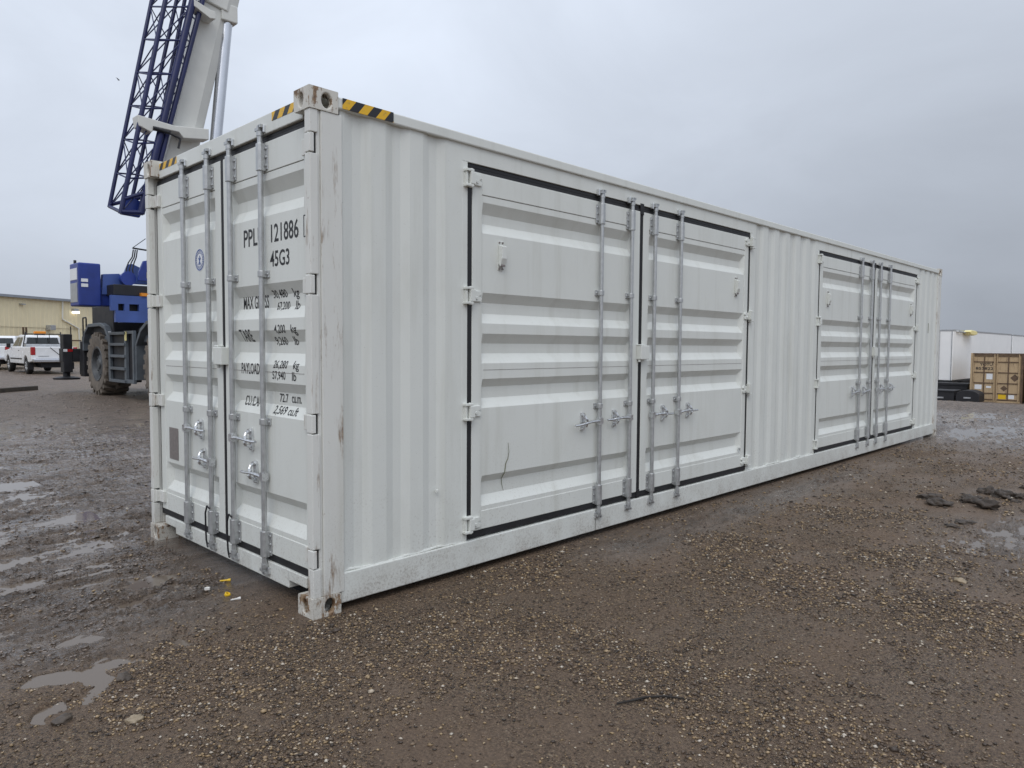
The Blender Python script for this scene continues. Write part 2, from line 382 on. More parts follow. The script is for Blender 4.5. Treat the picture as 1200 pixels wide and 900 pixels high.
m, t, b = newmat('ground')
att = t.nodes.new('ShaderNodeAttribute'); att.attribute_name = 'mud'; mud = att.outputs['Fac']
big = pos_noise(t, 0.9, 5); mid = pos_noise(t, 6, 5, rough=0.65); fine = pos_noise(t, 75, 5, rough=0.75)
gp = t.nodes.new('ShaderNodeNewGeometry')
def cells(scale, lim, share):
    v = t.nodes.new('ShaderNodeTexVoronoi'); v.inputs['Scale'].default_value = scale; t.links.new(gp.outputs['Position'], v.inputs['Vector'])
    c = t.nodes.new('ShaderNodeSeparateXYZ'); t.links.new(v.outputs['Color'], c.inputs[0])
    mk = mathn(t, 'MULTIPLY', mathn(t, 'GREATER_THAN', c.outputs['X'], 1-share), framp(t, v.outputs['Distance'], lim*0.8, lim, 1, 0))
    col = ramp(t, c.outputs['Y'], [(0.0, (0.016, 0.012, 0.009)), (0.35, (0.060, 0.043, 0.031)), (0.60, (0.15, 0.106, 0.066)), (0.80, (0.30, 0.205, 0.105)), (0.97, (0.48, 0.39, 0.28))])
    return mk, col, mathn(t, 'MULTIPLY', mk, mathn(t, 'SUBTRACT', lim, v.outputs['Distance']))
k1, c1, h1 = cells(62, 0.46, 0.5); k2, c2, h2 = cells(125, 0.5, 0.75)
sparse = framp(t, pos_noise(t, 1.5, 5, rough=0.6), 0.40, 0.60, 0.10, 1.0)
base_g = ramp(t, fine, [(0.32, (0.027, 0.018, 0.012)), (0.45, (0.128, 0.084, 0.053)), (0.57, (0.200, 0.136, 0.088)), (0.74, (0.35, 0.25, 0.165))])
smooth_g = ramp(t, mid, [(0.3, (0.138, 0.091, 0.060)), (0.7, (0.212, 0.147, 0.100))])
gravel_c = mixc(t, framp(t, sparse, 0.1, 0.7, 0.6, 1.0), smooth_g, base_g)
gravel_c = mixc(t, mathn(t, 'MULTIPLY', k2, sparse), gravel_c, c2)
gravel_c = mixc(t, mathn(t, 'MULTIPLY', k1, mathn(t, 'MULTIPLY', sparse, 0.9)), gravel_c, c1)
streak = pos_noise(t, 7, 5, (0.35, 1.3, 1), 0.65)
mud_c = ramp(t, streak, [(0.28, (0.075, 0.052, 0.037)), (0.48, (0.215, 0.156, 0.113)), (0.70, (0.37, 0.285, 0.22))])
mud_c = mixc(t, framp(t, fine, 0.35, 0.62, 0.6, 0), mud_c, (0.040, 0.028, 0.020))  # cavity shade painted into the mud: lows of the fine noise go darker
t.links.new(mixc(t, mud, gravel_c, mud_c), b.inputs['Base Color'])
wet = framp(t, pos_noise(t, 1.8, 5, (0.5, 1.3, 1), 0.6), 0.40, 0.60)
rg = mixc(t, wet, (0.40, 0.40, 0.40), (0.72, 0.72, 0.72)); rm = mixc(t, wet, (0.06, 0.06, 0.06), (0.26, 0.26, 0.26))
dryr = t.nodes.new('ShaderNodeAttribute'); dryr.attribute_name = 'wetness'
t.links.new(mixc(t, dryr.outputs['Fac'], mixc(t, mud, rg, (0.55, 0.55, 0.55)), rm), b.inputs['Roughness'])
hg = mathn(t, 'ADD', mathn(t, 'MULTIPLY', fine, 0.45), mathn(t, 'MULTIPLY', sparse, mathn(t, 'ADD', mathn(t, 'MULTIPLY', h1, 1.3), mathn(t, 'MULTIPLY', h2, 0.7))))
hm = mathn(t, 'ADD', mathn(t, 'MULTIPLY', pos_noise(t, 34, 5, (0.6, 1.2, 1), 0.75), 1.7), mathn(t, 'MULTIPLY', streak, 2.2))
hsel = t.nodes.new('ShaderNodeMix'); hsel.data_type = 'FLOAT'; t.links.new(mud, hsel.inputs[0]); t.links.new(hg, hsel.inputs[2]); t.links.new(hm, hsel.inputs[3])
bump(t, b, hsel.outputs[0], 1.0, 0.045)
aw = t.nodes.new('ShaderNodeAttribute'); aw.attribute_name = 'wetness'
t.links.new(mathn(t, 'MULTIPLY', aw.outputs['Fac'], framp(t, wet, 0, 1, 1.0, 0.5)), b.inputs['Coat Weight']); b.inputs['Coat Roughness'].default_value = 0.06; b.inputs['Coat IOR'].default_value = 1.45
t.links.new(b.inputs['Normal'].links[0].from_socket, b.inputs['Coat Normal'])
b.inputs['Specular IOR Level'].default_value = 0.4
me.materials.append(MAT['ground'])

m, t, b = newmat('water')
b.inputs['Base Color'].default_value = (0.14, 0.11, 0.085, 1); b.inputs['Roughness'].default_value = 0.06; b.inputs['IOR'].default_value = 1.33
bump(t, b, pos_noise(t, 7, 3), 0.05, 0.01)
def pool(x0, x1, y0, y1, z):
    o = MB().add([(x0, z, -y0), (x1, z, -y0), (x1, z, -y1), (x0, z, -y1)], [(0, 1, 2, 3)]).build('puddle_water', 'water', fix=False)
    return struct(o)
pool(-3.2, -0.06, -0.6, 14.0, WATER-0.001)
pool(11.0, 19.0, -4.0, 3.0, WATER-0.010)
pool(3.6, 10.9, -3.4, -1.6, WATER)

# ------------------------------------------------------------------ gravel stones (uncountable)
# a seven-cornered chip: 10 triangles
ico_v = np.array([(math.cos(a_), math.sin(a_), 0.05*(-1)**k_) for k_, a_ in enumerate([2*math.pi*q/5 for q in range(5)])] + [(0.1, 0.05, 0.9), (0, 0, -0.9)])
ico_f = np.array([(k_, (k_+1) % 5, 5) for k_ in range(5)] + [((k_+1) % 5, k_, 6) for k_ in range(5)])
NV = len(ico_v)
def gravel(n, rmin, rmax, smin, smax, seed, cover, mudmode=None):
    rng = np.random.RandomState(seed)
    a = rng.uniform(YAW-math.radians(48), YAW+math.radians(48), n*3); rr = np.sqrt(rng.uniform(rmin**2, rmax**2, n*3))
    x = CAM.x+rr*np.cos(a); y = CAM.y+rr*np.sin(a)
    dens = (1-mudmask(x, y)*0.93)*(0.16+0.84*sstep(-0.22, 0.42, fbm(x*0.9, y*0.9, 71, 4, 0.6)+0.35*fbm(x*5, y*5, 79, 2)+cover))
    if mudmode:                                                    # crumbs of churned mud instead of stones
        a = rng.uniform(YAW+math.radians(mudmode[0]), YAW+math.radians(mudmode[1]), n*3); x = CAM.x+rr*np.cos(a); y = CAM.y+rr*np.sin(a)
        dens = mudmask(x, y)**2*(0.10+0.90*sstep(-0.15, 0.35, fbm(x*1.1, y*2.2, 83, 4, 0.6)))
    inside = (x > -0.02) & (x < 12.25) & (y > -0.02) & (y < 2.46)
    ok = (rng.uniform(0, 1, n*3) < dens) & ~inside
    x = x[ok][:n]; y = y[ok][:n]; k = len(x)
    s = smin*(smax/smin)**(rng.uniform(0, 1, k)**2.2)
    z = height(x, y)
    V = ico_v[None]*(1+rng.uniform(-0.25, 0.25, (k, NV, 1)))*np.stack([s*rng.uniform(0.8, 1.5, k), s*rng.uniform(0.7, 1.1, k), s*rng.uniform(0.45, 0.8, k)], -1)[:, None, :]
    if mudmode: V = V*np.array([1.5, 1.1, 0.75])
    th = rng.uniform(0, 2*math.pi, k) if not mudmode else rng.normal(0.15, 0.5, k); c, s_ = np.cos(th)[:, None], np.sin(th)[:, None]
    X = V[..., 0]*c - V[..., 1]*s_ + x[:, None]; Y = V[..., 0]*s_ + V[..., 1]*c + y[:, None]; Z = V[..., 2] + (z+s*(0.1 if mudmode else 0.34))[:, None]
    return np.stack([X, Y, Z], -1).reshape(-1, 3), k, np.repeat(rng.uniform(0, 1, k), NV)
def scatter(name, parts_, label, cat):
    V = np.vstack([q[0] for q in parts_]); K = sum(q[1] for q in parts_); RN = np.concatenate([q[2] for q in parts_])
    F = (ico_f[None]+(np.arange(K)*NV)[:, None, None]).reshape(-1, 3)
    me = bpy.data.meshes.new(name)
    me.vertices.add(len(V)); me.vertices.foreach_set('co', V.ravel()); me.loops.add(F.size); me.loops.foreach_set('vertex_index', F.ravel())
    me.polygons.add(len(F)); me.polygons.foreach_set('loop_start', np.arange(len(F))*3); me.update(calc_edges=True)
    at = me.attributes.new('rnd', 'FLOAT', 'POINT'); at.data.foreach_set('value', RN.astype(np.float32))
    o = bpy.data.objects.new(name, me); COL.objects.link(o); o['kind'] = 'stuff'; o['label'] = label; o['category'] = cat
    return me
cm = scatter('mud_crumbs', [gravel(12000, 2.4, 6.0, 0.0030, 0.011, 11, 0, (2, 46)), gravel(10000, 6.0, 13.0, 0.005, 0.018, 12, 0, (14, 46)), gravel(2500, 13.0, 26, 0.010, 0.032, 13, 0, (17, 44)), gravel(2500, 11, 24, 0.008, 0.026, 14, 0, (-44, -22))], 'crumbs of wet churned mud covering the tracked part of the yard', 'mud')
cm.polygons.foreach_set('use_smooth', np.ones(len(cm.polygons), bool))
m, t, b = newmat('mud_crumb')
att = t.nodes.new('ShaderNodeAttribute'); att.attribute_name = 'rnd'
t.links.new(ramp(t, att.outputs['Fac'], [(0.0, (0.035, 0.024, 0.017)), (0.5, (0.12, 0.085, 0.062)), (0.9, (0.22, 0.165, 0.125)), (1.0, (0.30, 0.24, 0.19))]), b.inputs['Base Color'])
b.inputs['Roughness'].default_value = 0.28; b.inputs['Coat Weight'].default_value = 0.7; b.inputs['Coat Roughness'].default_value = 0.08
cm.materials.append(MAT['mud_crumb'])
me = scatter('gravel', [gravel(62000, 1.6, 4.6, 0.0028, 0.0100, 1, 0.05), gravel(50000, 4.6, 7.5, 0.0038, 0.0130, 2, 0.05), gravel(18000, 7.5, 14, 0.006, 0.019, 3, 0.05), gravel(1500, 2.0, 12, 0.009, 0.020, 4, 0.1)], 'loose wet brown and tan gravel scattered over the muddy yard', 'gravel')
m, t, b = newmat('gravel')
att = t.nodes.new('ShaderNodeAttribute'); att.attribute_name = 'rnd'
pc = ramp(t, att.outputs['Fac'], [(0.0, (0.030, 0.021, 0.015)), (0.40, (0.100, 0.068, 0.046)), (0.60, (0.19, 0.132, 0.083)), (0.78, (0.29, 0.195, 0.095)), (0.92, (0.40, 0.29, 0.17)), (0.985, (0.52, 0.46, 0.38))])
t.links.new(mixc(t, framp(t, pos_noise(t, 120, 3), 0.4, 0.8, 0, 0.4), pc, (0.06, 0.048, 0.038)), b.inputs['Base Color']); b.inputs['Roughness'].default_value = 0.45
me.materials.append(MAT['gravel'])

# ------------------------------------------------------------------ the white container
L, Wd, H = 12.192, 2.438, 2.896
BOX = root('shipping_container', 'long white steel shipping container with two pairs of side doors, on wet gravel', 'container', (L/2, Wd/2, 0))
SIDE = dict(o=(0, 0.02, 0), U=(1, 0, 0), V=(0, 0, 1))              # looking at the long side: u = X
END = dict(o=(0.06, Wd, 0), U=(0, -1, 0), V=(0, 0, 1))             # looking at the door end: u = Wd - y
def plate_hole(mb, o, e1, e2, n, wd, hg, a, b_, depth, hx=0.5, hy=0.5):
    o, e1, e2, n = Vector(o), Vector(e1), Vector(e2), Vector(n)
    cx, cy = wd*hx, hg*hy
    an = sorted([2*math.pi*i/24 for i in range(24)] + [math.atan2(yy-cy, xx-cx) % (2*math.pi) for xx in (0, wd) for yy in (0, hg)])
    k = len(an); P = []
    for th in an:
        c, s_ = math.cos(th), math.sin(th)
        ts = []
        if c > 1e-9: ts.append((wd-cx)/c)
        if c < -1e-9: ts.append(-cx/c)
        if s_ > 1e-9: ts.append((hg-cy)/s_)
        if s_ < -1e-9: ts.append(-cy/s_)
        q = min(ts); P.append(o+e1*(cx+c*q)+e2*(cy+s_*q))
    for th in an: P.append(o+e1*(cx+a*math.cos(th))+e2*(cy+b_*math.sin(th)))
    for th in an: P.append(o+e1*(cx+a*math.cos(th))+e2*(cy+b_*math.sin(th))-n*depth)
    Fc = []
    for i in range(k):
        j = (i+1) % k
        Fc += [(i, j, k+j, k+i), (k+i, k+j, 2*k+j, 2*k+i)]
    mb.frame((0, 0, 0), (1, 0, 0), (0, 1, 0), (0, 0, 1)).add([tuple(q) for q in P], Fc)
def casting(sx_, sy_, sz_):
    e = 0.004; a, b_, h = 0.178, 0.162, 0.118
    X0 = -e if sx_ < 0 else L+e; Y0 = -e if sy_ < 0 else Wd+e; Z0 = 0 if sz_ < 0 else H
    dx, dy, dz = -sx_, -sy_, -sz_
    x = Vector((dx, 0, 0)); y = Vector((0, dy, 0)); z = Vector((0, 0, dz)); o = Vector((X0, Y0, Z0))
    mb = MB()
    plate_hole(mb, o, y, z, -x, b_, h, 0.024, 0.040, 0.03, 0.56, 0.52)         # end face
    plate_hole(mb, o, x, z, -y, a, h, 0.031, 0.040, 0.03, 0.60, 0.52)          # side face
    plate_hole(mb, o, x, y, -z, a, b_, 0.062, 0.032, 0.03, 0.55, 0.55)         # top / bottom face
    q = [o+x*a, o+x*a+y*b_, o+x*a+y*b_+z*h, o+x*a+z*h, o+y*b_, o+y*b_+z*h, o+z*h]
    mb.add([tuple(p_) for p_ in q], [(0, 1, 2, 3), (4, 1, 2, 5), (6, 3, 2, 5)])
    me_ = mb.build('corner_casting', 'paint_casting', BOX)
    bm = bmesh.new(); bm.from_mesh(me_.data); bmesh.ops.remove_doubles(bm, verts=bm.verts, dist=0.0005); bmesh.ops.recalc_face_normals(bm, faces=bm.faces); bm.to_mesh(me_.data); bm.free()
    bv = me_.modifiers.new('bevel', 'BEVEL'); bv.width = 0.009; bv.segments = 3; bv.limit_method = 'ANGLE'; bv.angle_limit = math.radians(50)
for sx_ in (-1, 1):
    for sy_ in (-1, 1):
        for sz_ in (-1, 1): casting(sx_, sy_, sz_)
HZ = [2.60, 1.845, 1.085, 0.335]
# corner posts at the door end: lip broken at the hinges, black strip set in to darken each slot like shade
for near in (1, 0):
    mb = MB((0, 0 if near else Wd, 0), (1, 0, 0), (0, 0, 1), (0, -1 if near else 1, 0))
    Y = lambda d: -d
    mb.box(0.068, 0.200, 0.118, 2.778, -0.052, -0.001)
    mb.box(0.045, 0.068, 0.118, 2.778, -0.052, -0.011)
    zz = [2.778] + [q for h_ in HZ for q in (h_+0.056, h_-0.056)] + [0.118]
    for i in range(0, len(zz), 2): mb.box(0.002, 0.050, zz[i+1], zz[i], -0.058, -0.0015)
    mb.build('corner_post', 'paint_post', BOX, bevel=0.004)
    for h_ in HZ:
        mg = MB((0, 0 if near else Wd, 0), (1, 0, 0), (0, 0, 1), (0, -1 if near else 1, 0))
        mg.box(0.024, 0.046, h_-0.054, h_+0.054, -0.055, -0.020).build('hinge_slot_fill', 'rubber', BOX)
for yy in (0, 1):
    mb = MB((0, 0 if yy == 0 else Wd, 0), (1, 0, 0), (0, 0, 1), (0, -1 if yy == 0 else 1, 0))
    mb.box(L-0.19, L-0.001, 0.118, 2.778, -0.10, -0.001); mb.build('corner_post', 'paint_post', BOX, bevel=0.006)
    mb = MB((0, 0 if yy == 0 else Wd, 0), (1, 0, 0), (0, 0, 1), (0, -1 if yy == 0 else 1, 0))
    mb.prism([(-0.002, 2.812), (-0.002, 2.868), (-0.018, 2.884), (-0.075, 2.884), (-0.075, 2.812)], 0.172, L-0.172, 'bc') if False else mb.box(0.172, L-0.172, 2.812, 2.876, -0.075, -0.002)
    mb.build('top_rail', 'paint', BOX, bevel=0.008)
    mb = MB((0, 0 if yy == 0 else Wd, 0), (1, 0, 0), (0, 0, 1), (0, -1 if yy == 0 else 1, 0))
    mb.box(0.182, L-0.180, 0.05, 0.222, -0.10, -0.006)
    mb.build('bottom_rail', 'paint_rail', BOX, bevel=0.006)
# header and sill of the door end
MB().box(0.05, 0.16, 2.765, 2.876, -Wd+0.158, -0.158).build('door_header', 'paint', BOX, bevel=0.005)
mb = MB().box(0.05, 0.16, 0.085, 0.192, -Wd+0.36, -0.36)
mb.box(0.05, 0.16, 0.13, 0.1918, -0.37, -0.158); mb.box(0.05, 0.16, 0.13, 0.1918, -Wd+0.158, -Wd+0.37)
mb.build('door_sill', 'paint_rail', BOX, bevel=0.004)
MB().box(0.162, 0.2, 0.02, 0.19, -Wd+0.17, -0.17).build('sill_shadow_sheet', 'dark_gap', BOX)  # near-black sheet standing in for the shadow gap under the sill

def corrug(mb, u0, u1, z0, z1, per=0.278, dep=0.017, start=0.03):
    pts = [(u0, 0.0)]; x = u0+start
    while x + per*0.75 < u1:
        for du, dn in ((0.0, 0), (0.060, -dep), (0.118, -dep), (0.178, 0)):
            if x+du < u1: pts.append((x+du, dn))
        x += per
    pts.append((u1, 0.0))
    n = len(pts); P = [(a, z0, c) for a, c in pts] + [(a, z1, c) for a, c in pts]
    mb.add(P, [(i, i+1, n+i+1, n+i) for i in range(n-1)])
D1, D2 = (1.148, 5.095), (6.888, 10.872)
for a, b_, st in ((0.195, D1[0]-0.045, 0.03), (D1[1]+0.045, D2[0]-0.05, 0.07), (D2[1]+0.045, L-0.18, 0.05)):
    mb = MB(**SIDE); corrug(mb, a, b_, 0.215, 2.82, start=st)
    o = mb.build('side_panel', 'paint', BOX, fix=False)
for (a, b_) in (D1, D2):                                     # plain steel surround of each side opening
    mb = MB(**SIDE)
    mb.box(a-0.048, b_+0.048, 2.706, 2.83, -0.06, 0.0)
    mb.box(a-0.0485, a, 0.20, 2.7055, -0.06, 0.001); mb.box(b_, b_+0.0485, 0.20, 2.7055, -0.06, 0.001)
    mb.build('door_surround', 'paint', BOX, bevel=0.003)
    MB(**SIDE).box(a, b_, 0.21, 2.71, -0.075, -0.062).build('opening_liner', 'dark_gap', BOX)
mb = MB((0, Wd-0.02, 0), (1, 0, 0), (0, 0, 1), (0, 1, 0)); corrug(mb, 0.195, L-0.18, 0.215, 2.82); mb.build('side_panel', 'paint', BOX)
mb = MB((L-0.02, 0, 0), (0, 1, 0), (0, 0, 1), (1, 0, 0)); corrug(mb, 0.1, Wd-0.1, 0.12, 2.80); mb.build('end_wall', 'paint', BOX)
MB().box(L-0.12, L-0.01, 2.79, 2.876, -Wd+0.16, -0.16).build('end_header', 'paint', BOX)
MB().box(L-0.12, L-0.01, 0.05, 0.18, -Wd+0.16, -0.16).build('end_sill', 'paint', BOX)
mb = MB((0, 0, 2.872), (1, 0, 0), (0, 1, 0), (0, 0, 1)); corrug(mb, 0.1, L-0.1, 0.07, Wd-0.07, 0.21, 0.02); mb.build('roof', 'paint', BOX)
MB().box(0.2, L-0.15, 0.12, 0.17, -Wd+0.1, -0.1).build('floor', 'dark_gap', BOX)
# sealant beads above the bottom rail
for a, b_ in ((0.20, D1[0]-0.06), (D1[1]+0.06, D2[0]-0.06), (D2[1]+0.06, L-0.19)):
    pts = []; x = a
    while x < b_:
        pts.append((x, 0.226+0.005*math.sin(x*9)+random.uniform(-0.003, 0.004), -0.004+random.uniform(-0.002, 0.003))); x += 0.045
    MB(**SIDE).path(pts, 0.0075, 6).build('sealant_bead', 'paint', BOX, smooth=True)
mb = MB((0, 0.006, 0)).box(2.514, 2.518, 0.05, 0.221, 0.0, 0.0012); mb.build('rail_seam', 'rubber', BOX)
# hazard tape
MB().box(0.202, 0.545, 2.816, 2.8735, 0.0021, 0.0034).build('hazard_tape', 'hazard', BOX)
MB(**END).box(1.93, 2.20, 2.822, 2.872, 0.0101, 0.0114).build('hazard_tape', 'hazard', BOX)
MB(**END).box(0.17, 0.50, 2.822, 2.872, 0.0101, 0.0114).build('hazard_tape', 'hazard', BOX)

GROOVES = [(2.468, 2.397, 2.333, 2.265), (1.873, 1.808, 1.735, 1.669), (1.601, 1.535, 1.468, 1.401), (1.296, 1.240, 1.165, 1.100), (0.641, 0.589, 0.501, 0.435)]
def zsc(z, k): return 1.517+(z-1.517)*k
def depth_at(z, gr, dep):
    for a, b_, c, d in gr:
        if d <= z <= a:
            if z >= b_: return -dep*(a-z)/(a-b_)
            if z <= c: return -dep*(z-d)/(c-d)
            return -dep
    return 0.0
def leaf(fr, u0, u1, z0, z1, k, stl, strr, name='door'):
    gr = [tuple(zsc(z, k) for z in g_) for g_ in GROOVES]
    zt, zb = zsc(2.512, k), zsc(0.405, k)
    mb = MB(**fr)
    mb.box(u0, u0+stl, z0, z1, -0.05, 0.0); mb.box(u1-strr, u1, z0, z1, -0.05, 0.0)
    mb.box(u0+stl, u1-strr, zt+0.003, z1, -0.05, -0.0015); mb.box(u0+stl, u1-strr, z0, zb, -0.05, -0.0015)
    d = mb.build(name, 'paint', BOX, bevel=0.004)
    a, b_ = u0+stl, u1-strr; e = 0.04
    zl = [(zb, 0)]
    for g_ in reversed(gr): zl += [(g_[3], 0), (g_[2], -0.04), (g_[1], -0.04), (g_[0], 0)]
    zl.append((zt, 0))
    # an overlap seam across the middle of the panel
    mp_ = MB(**fr); P = []
    for z, dn in zl:
        P += [(a, z, -0.005), (a+(e if dn else 0.012), z, dn-0.005), (b_-(e if dn else 0.012), z, dn-0.005), (b_, z, -0.005)]
    Fc = []
    for i in range(len(zl)-1):
        for j in range(3): Fc.append((i*4+j, i*4+j+1, i*4+j+5, i*4+j+4))
    mp_.add(P, Fc)
    pn = mp_.build('panel', 'paint', d, fix=False)
    zs = zsc(1.357, k)
    MB(**fr).box(a+0.02, b_-0.02, zs-0.0012, zs+0.0012, -0.006, -0.0035).build('panel_seam', 'data_plate', d)
    return d, gr
def gasket_ring(fr, u0, u1, z0, z1, wt, wb, wl, wr, parent, n0=-0.055, n1=-0.004):
    mb = MB(**fr)
    mb.box(u0, u1, z1-wt*0.52, z1, n0, n1-0.006); mb.box(u0, u1, z1-wt, z1-wt*0.56, n0, n1)
    mb.box(u0, u1, z0, z0+wb, n0, n1); mb.box(u0, u0+wl, z0+wb, z1-wt, n0, n1); mb.box(u1-wr, u1, z0+wb, z1-wt, n0, n1)
    return mb.build('gasket', 'rubber', parent, bevel=0.003)
NR = 0.027
def lockbar(fr, d, ub, zr0, zr1, lever, zl, fl, catch):
    """galvanised locking bar with housings, guides, cams, keepers, lever handle and catch"""
    mb = MB(**fr)
    mb.tube((ub, zr0, NR), (ub, zr1, NR), 0.0165, n=14)
    for zc, sg in ((zr1, 1), (zr0, -1)):
        mb.tube((ub, zc-0.012*sg, NR), (ub, zc+0.014*sg, NR), 0.021, n=12)
        mb.box(ub-0.013, ub+0.013, min(zc, zc+0.05*sg), max(zc, zc+0.05*sg), NR-0.012, NR+0.014)
        mb.box(ub-0.034, ub+0.010, min(zc+0.018*sg, zc+0.036*sg), max(zc+0.018*sg, zc+0.036*sg), NR-0.004, NR+0.018)
        mb.box(ub+0.006, ub+0.032, min(zc+0.034*sg, zc+0.052*sg), max(zc+0.034*sg, zc+0.052*sg), NR-0.01, NR+0.014)
    bar = mb.build('locking_bar', 'galv', d, smooth=True)
    for zc, sg in ((zr1+0.028, 1), (zr0-0.028, -1)):                # keepers welded to header and sill
        k = MB(**fr); k.box(ub-0.042, ub-0.028, zc-0.026, zc+0.026, -0.002, 0.03); k.box(ub+0.028, ub+0.040, zc-0.022, zc+0.022, -0.002, 0.026); k.box(ub-0.0415, ub+0.0395, zc-0.010*sg-0.006, zc-0.010*sg+0.006, -0.002, 0.010)
        k.build('cam_keeper', 'galv_bright', d, bevel=0.004)
    for zc in (zr1-0.135, zr0+0.135):                              # bearing housings
        h_ = MB(**fr)
        h_.box(ub-0.046, ub+0.046, zc-0.072, zc+0.072, -0.001, 0.006)
        h_.prism([(ub-0.026, 0.004), (ub-0.026, NR+0.008), (ub-0.014, NR+0.022), (ub+0.014, NR+0.022), (ub+0.026, NR+0.008), (ub+0.026, 0.004)], zc-0.08, zc+0.08, 'ac')
        for dz in (-0.05, 0.0, 0.05):
            for du in (-0.036, 0.036): h_.tube((ub+du, zc+dz, 0.005), (ub+du, zc+dz, 0.013), 0.0085, n=8)
        h_.build('bar_housing', 'galv', d, bevel=0.003)
    for zc in (1.94, 1.05):                                        # guide brackets
        h_ = MB(**fr)
        h_.box(ub-0.044, ub+0.044, zc-0.022, zc+0.022, -0.006, 0.005)
        h_.prism([(ub-0.024, 0.003), (ub-0.024, NR+0.006), (ub-0.013, NR+0.020), (ub+0.013, NR+0.020), (ub+0.024, NR+0.006), (ub+0.024, 0.003)], zc-0.019, zc+0.019, 'ac')
        for du in (-0.035, 0.035): h_.tube((ub+du, zc, 0.004), (ub+du, zc, 0.012), 0.008, n=8)
        h_.build('bar_guide', 'galv', d, bevel=0.003)
    hd = MB(**fr)
    hd.box(ub-0.022, ub+0.022, zl-0.022, zl+0.022, NR-0.02, NR+0.022)
    hd.tube((ub, zl-0.028, NR+0.0), (ub, zl+0.028, NR), 0.0225, n=12)
    x0 = ub + 0.016*lever; pts = []; tilt = random.uniform(-0.05, 0.05)
    Ln = abs(catch-ub)+0.11
    for i in range(9):
        s_ = i/8; pts.append((x0+lever*Ln*s_, zl+0.006*math.sin(s_*5)+tilt*Ln*s_, NR+0.012+0.012*math.sin(s_*3)))
    hd.path(pts, [0.012, 0.012, 0.011, 0.010, 0.0095, 0.009, 0.009, 0.010, 0.009], 8)
    hd.build('handle', 'galv_bright', d, smooth=True)
    c = MB(**fr)
    c.prism([(catch-0.018, zl-0.062), (catch+0.018, zl-0.062), (catch+0.024, zl-0.03), (catch+0.018, zl+0.055), (catch+0.008, zl+0.075), (catch-0.012, zl+0.075), (catch-0.02, zl+0.05)], -0.008, 0.012)
    c.path([(catch+0.004, zl-0.04, 0.010), (catch+0.003, zl-0.030, 0.040), (catch+0.003, zl-0.012, 0.050), (catch+0.004, zl+0.004, 0.046)], 0.010, 7)
    c.path([(catch-0.004, zl+0.060, 0.010), (catch-0.008, zl+0.050, 0.034), (catch-0.002, zl+0.026, 0.046), (catch+0.016, zl+0.014, 0.046)], 0.011, 7)
    c.tube((catch-0.004, zl+0.060, 0.01), (catch-0.004, zl+0.060, 0.026), 0.014, n=8)
    c.tube((catch, zl-0.052, 0.01), (catch, zl-0.052, 0.018), 0.010, n=8)
    c.build('handle_catch', 'galv_bright', d, smooth=True)
    return bar
def side_hinge(fr, d, ug, z, left):
    s_ = 1 if left else -1
    mb = MB(**fr)
    P = lambda a, b_: (min(ug+s_*a, ug+s_*b_), max(ug+s_*a, ug+s_*b_))
    mb.box(*P(-0.046, 0.016), z+0.040, z+0.056, -0.001, 0.040); mb.box(*P(-0.046, 0.016), z-0.056, z-0.040, -0.001, 0.040)   # lugs on the frame
    mb.box(*P(-0.038, -0.024), z-0.041, z+0.041, -0.001, 0.026)
    mb.tube((ug, z-0.06, 0.026), (ug, z+0.06, 0.026), 0.014, n=12)
    mb.box(*P(-0.012, 0.030), z-0.038, z+0.038, 0.006, 0.042)
    mb.prism([(ug+s_*0.028, z-0.036), (ug+s_*0.105, z-0.036), (ug+s_*0.112, z-0.012), (ug+s_*0.085, z), (ug+s_*0.112, z+0.014), (ug+s_*0.100, z+0.036), (ug+s_*0.028, z+0.036)], -0.001, 0.014)
    mb.tube((ug+s_*0.06, z-0.012, 0.01), (ug+s_*0.06, z-0.012, 0.022), 0.012, n=8)
    return mb.build('hinge', 'paint', d, bevel=0.003)
def ventilator(fr, d, uc, zc):
    mb = MB(**fr)
    mb.box(uc-0.026, uc+0.026, zc-0.10, zc+0.10, -0.006, -0.001)
    mb.prism([(zc-0.055, 0.0), (zc-0.075, 0.018), (zc-0.02, 0.038), (zc+0.06, 0.038), (zc+0.075, 0.0)], uc-0.024, uc+0.024, 'bc')
    v = mb.build('ventilator', 'paint', d, bevel=0.004)
    mb = MB(**fr)
    for sx_ in (-0.015, 0.015):
        for sz_ in (-0.088, 0.088): mb.tube((uc+sx_, zc+sz_, -0.002), (uc+sx_, zc+sz_, 0.006), 0.007, n=8)
    mb.box(uc-0.020, uc+0.020, zc-0.074, zc-0.050, 0.004, 0.0235)
    mb.build('ventilator_grille', 'data_plate', d)
def lock_box(fr, d, uc, zc):
    mb = MB(**fr)
    mb.box(uc-0.062, uc+0.062, zc-0.062, zc+0.055, -0.002, 0.050); mb.box(uc-0.066, uc-0.004, zc+0.0555, zc+0.066, -0.002, 0.044)
    mb.tube((uc-0.045, zc-0.085, 0.02), (uc-0.045, zc-0.06, 0.02), 0.012, n=10)
    mb.build('lock_box', 'paint', d, bevel=0.006)
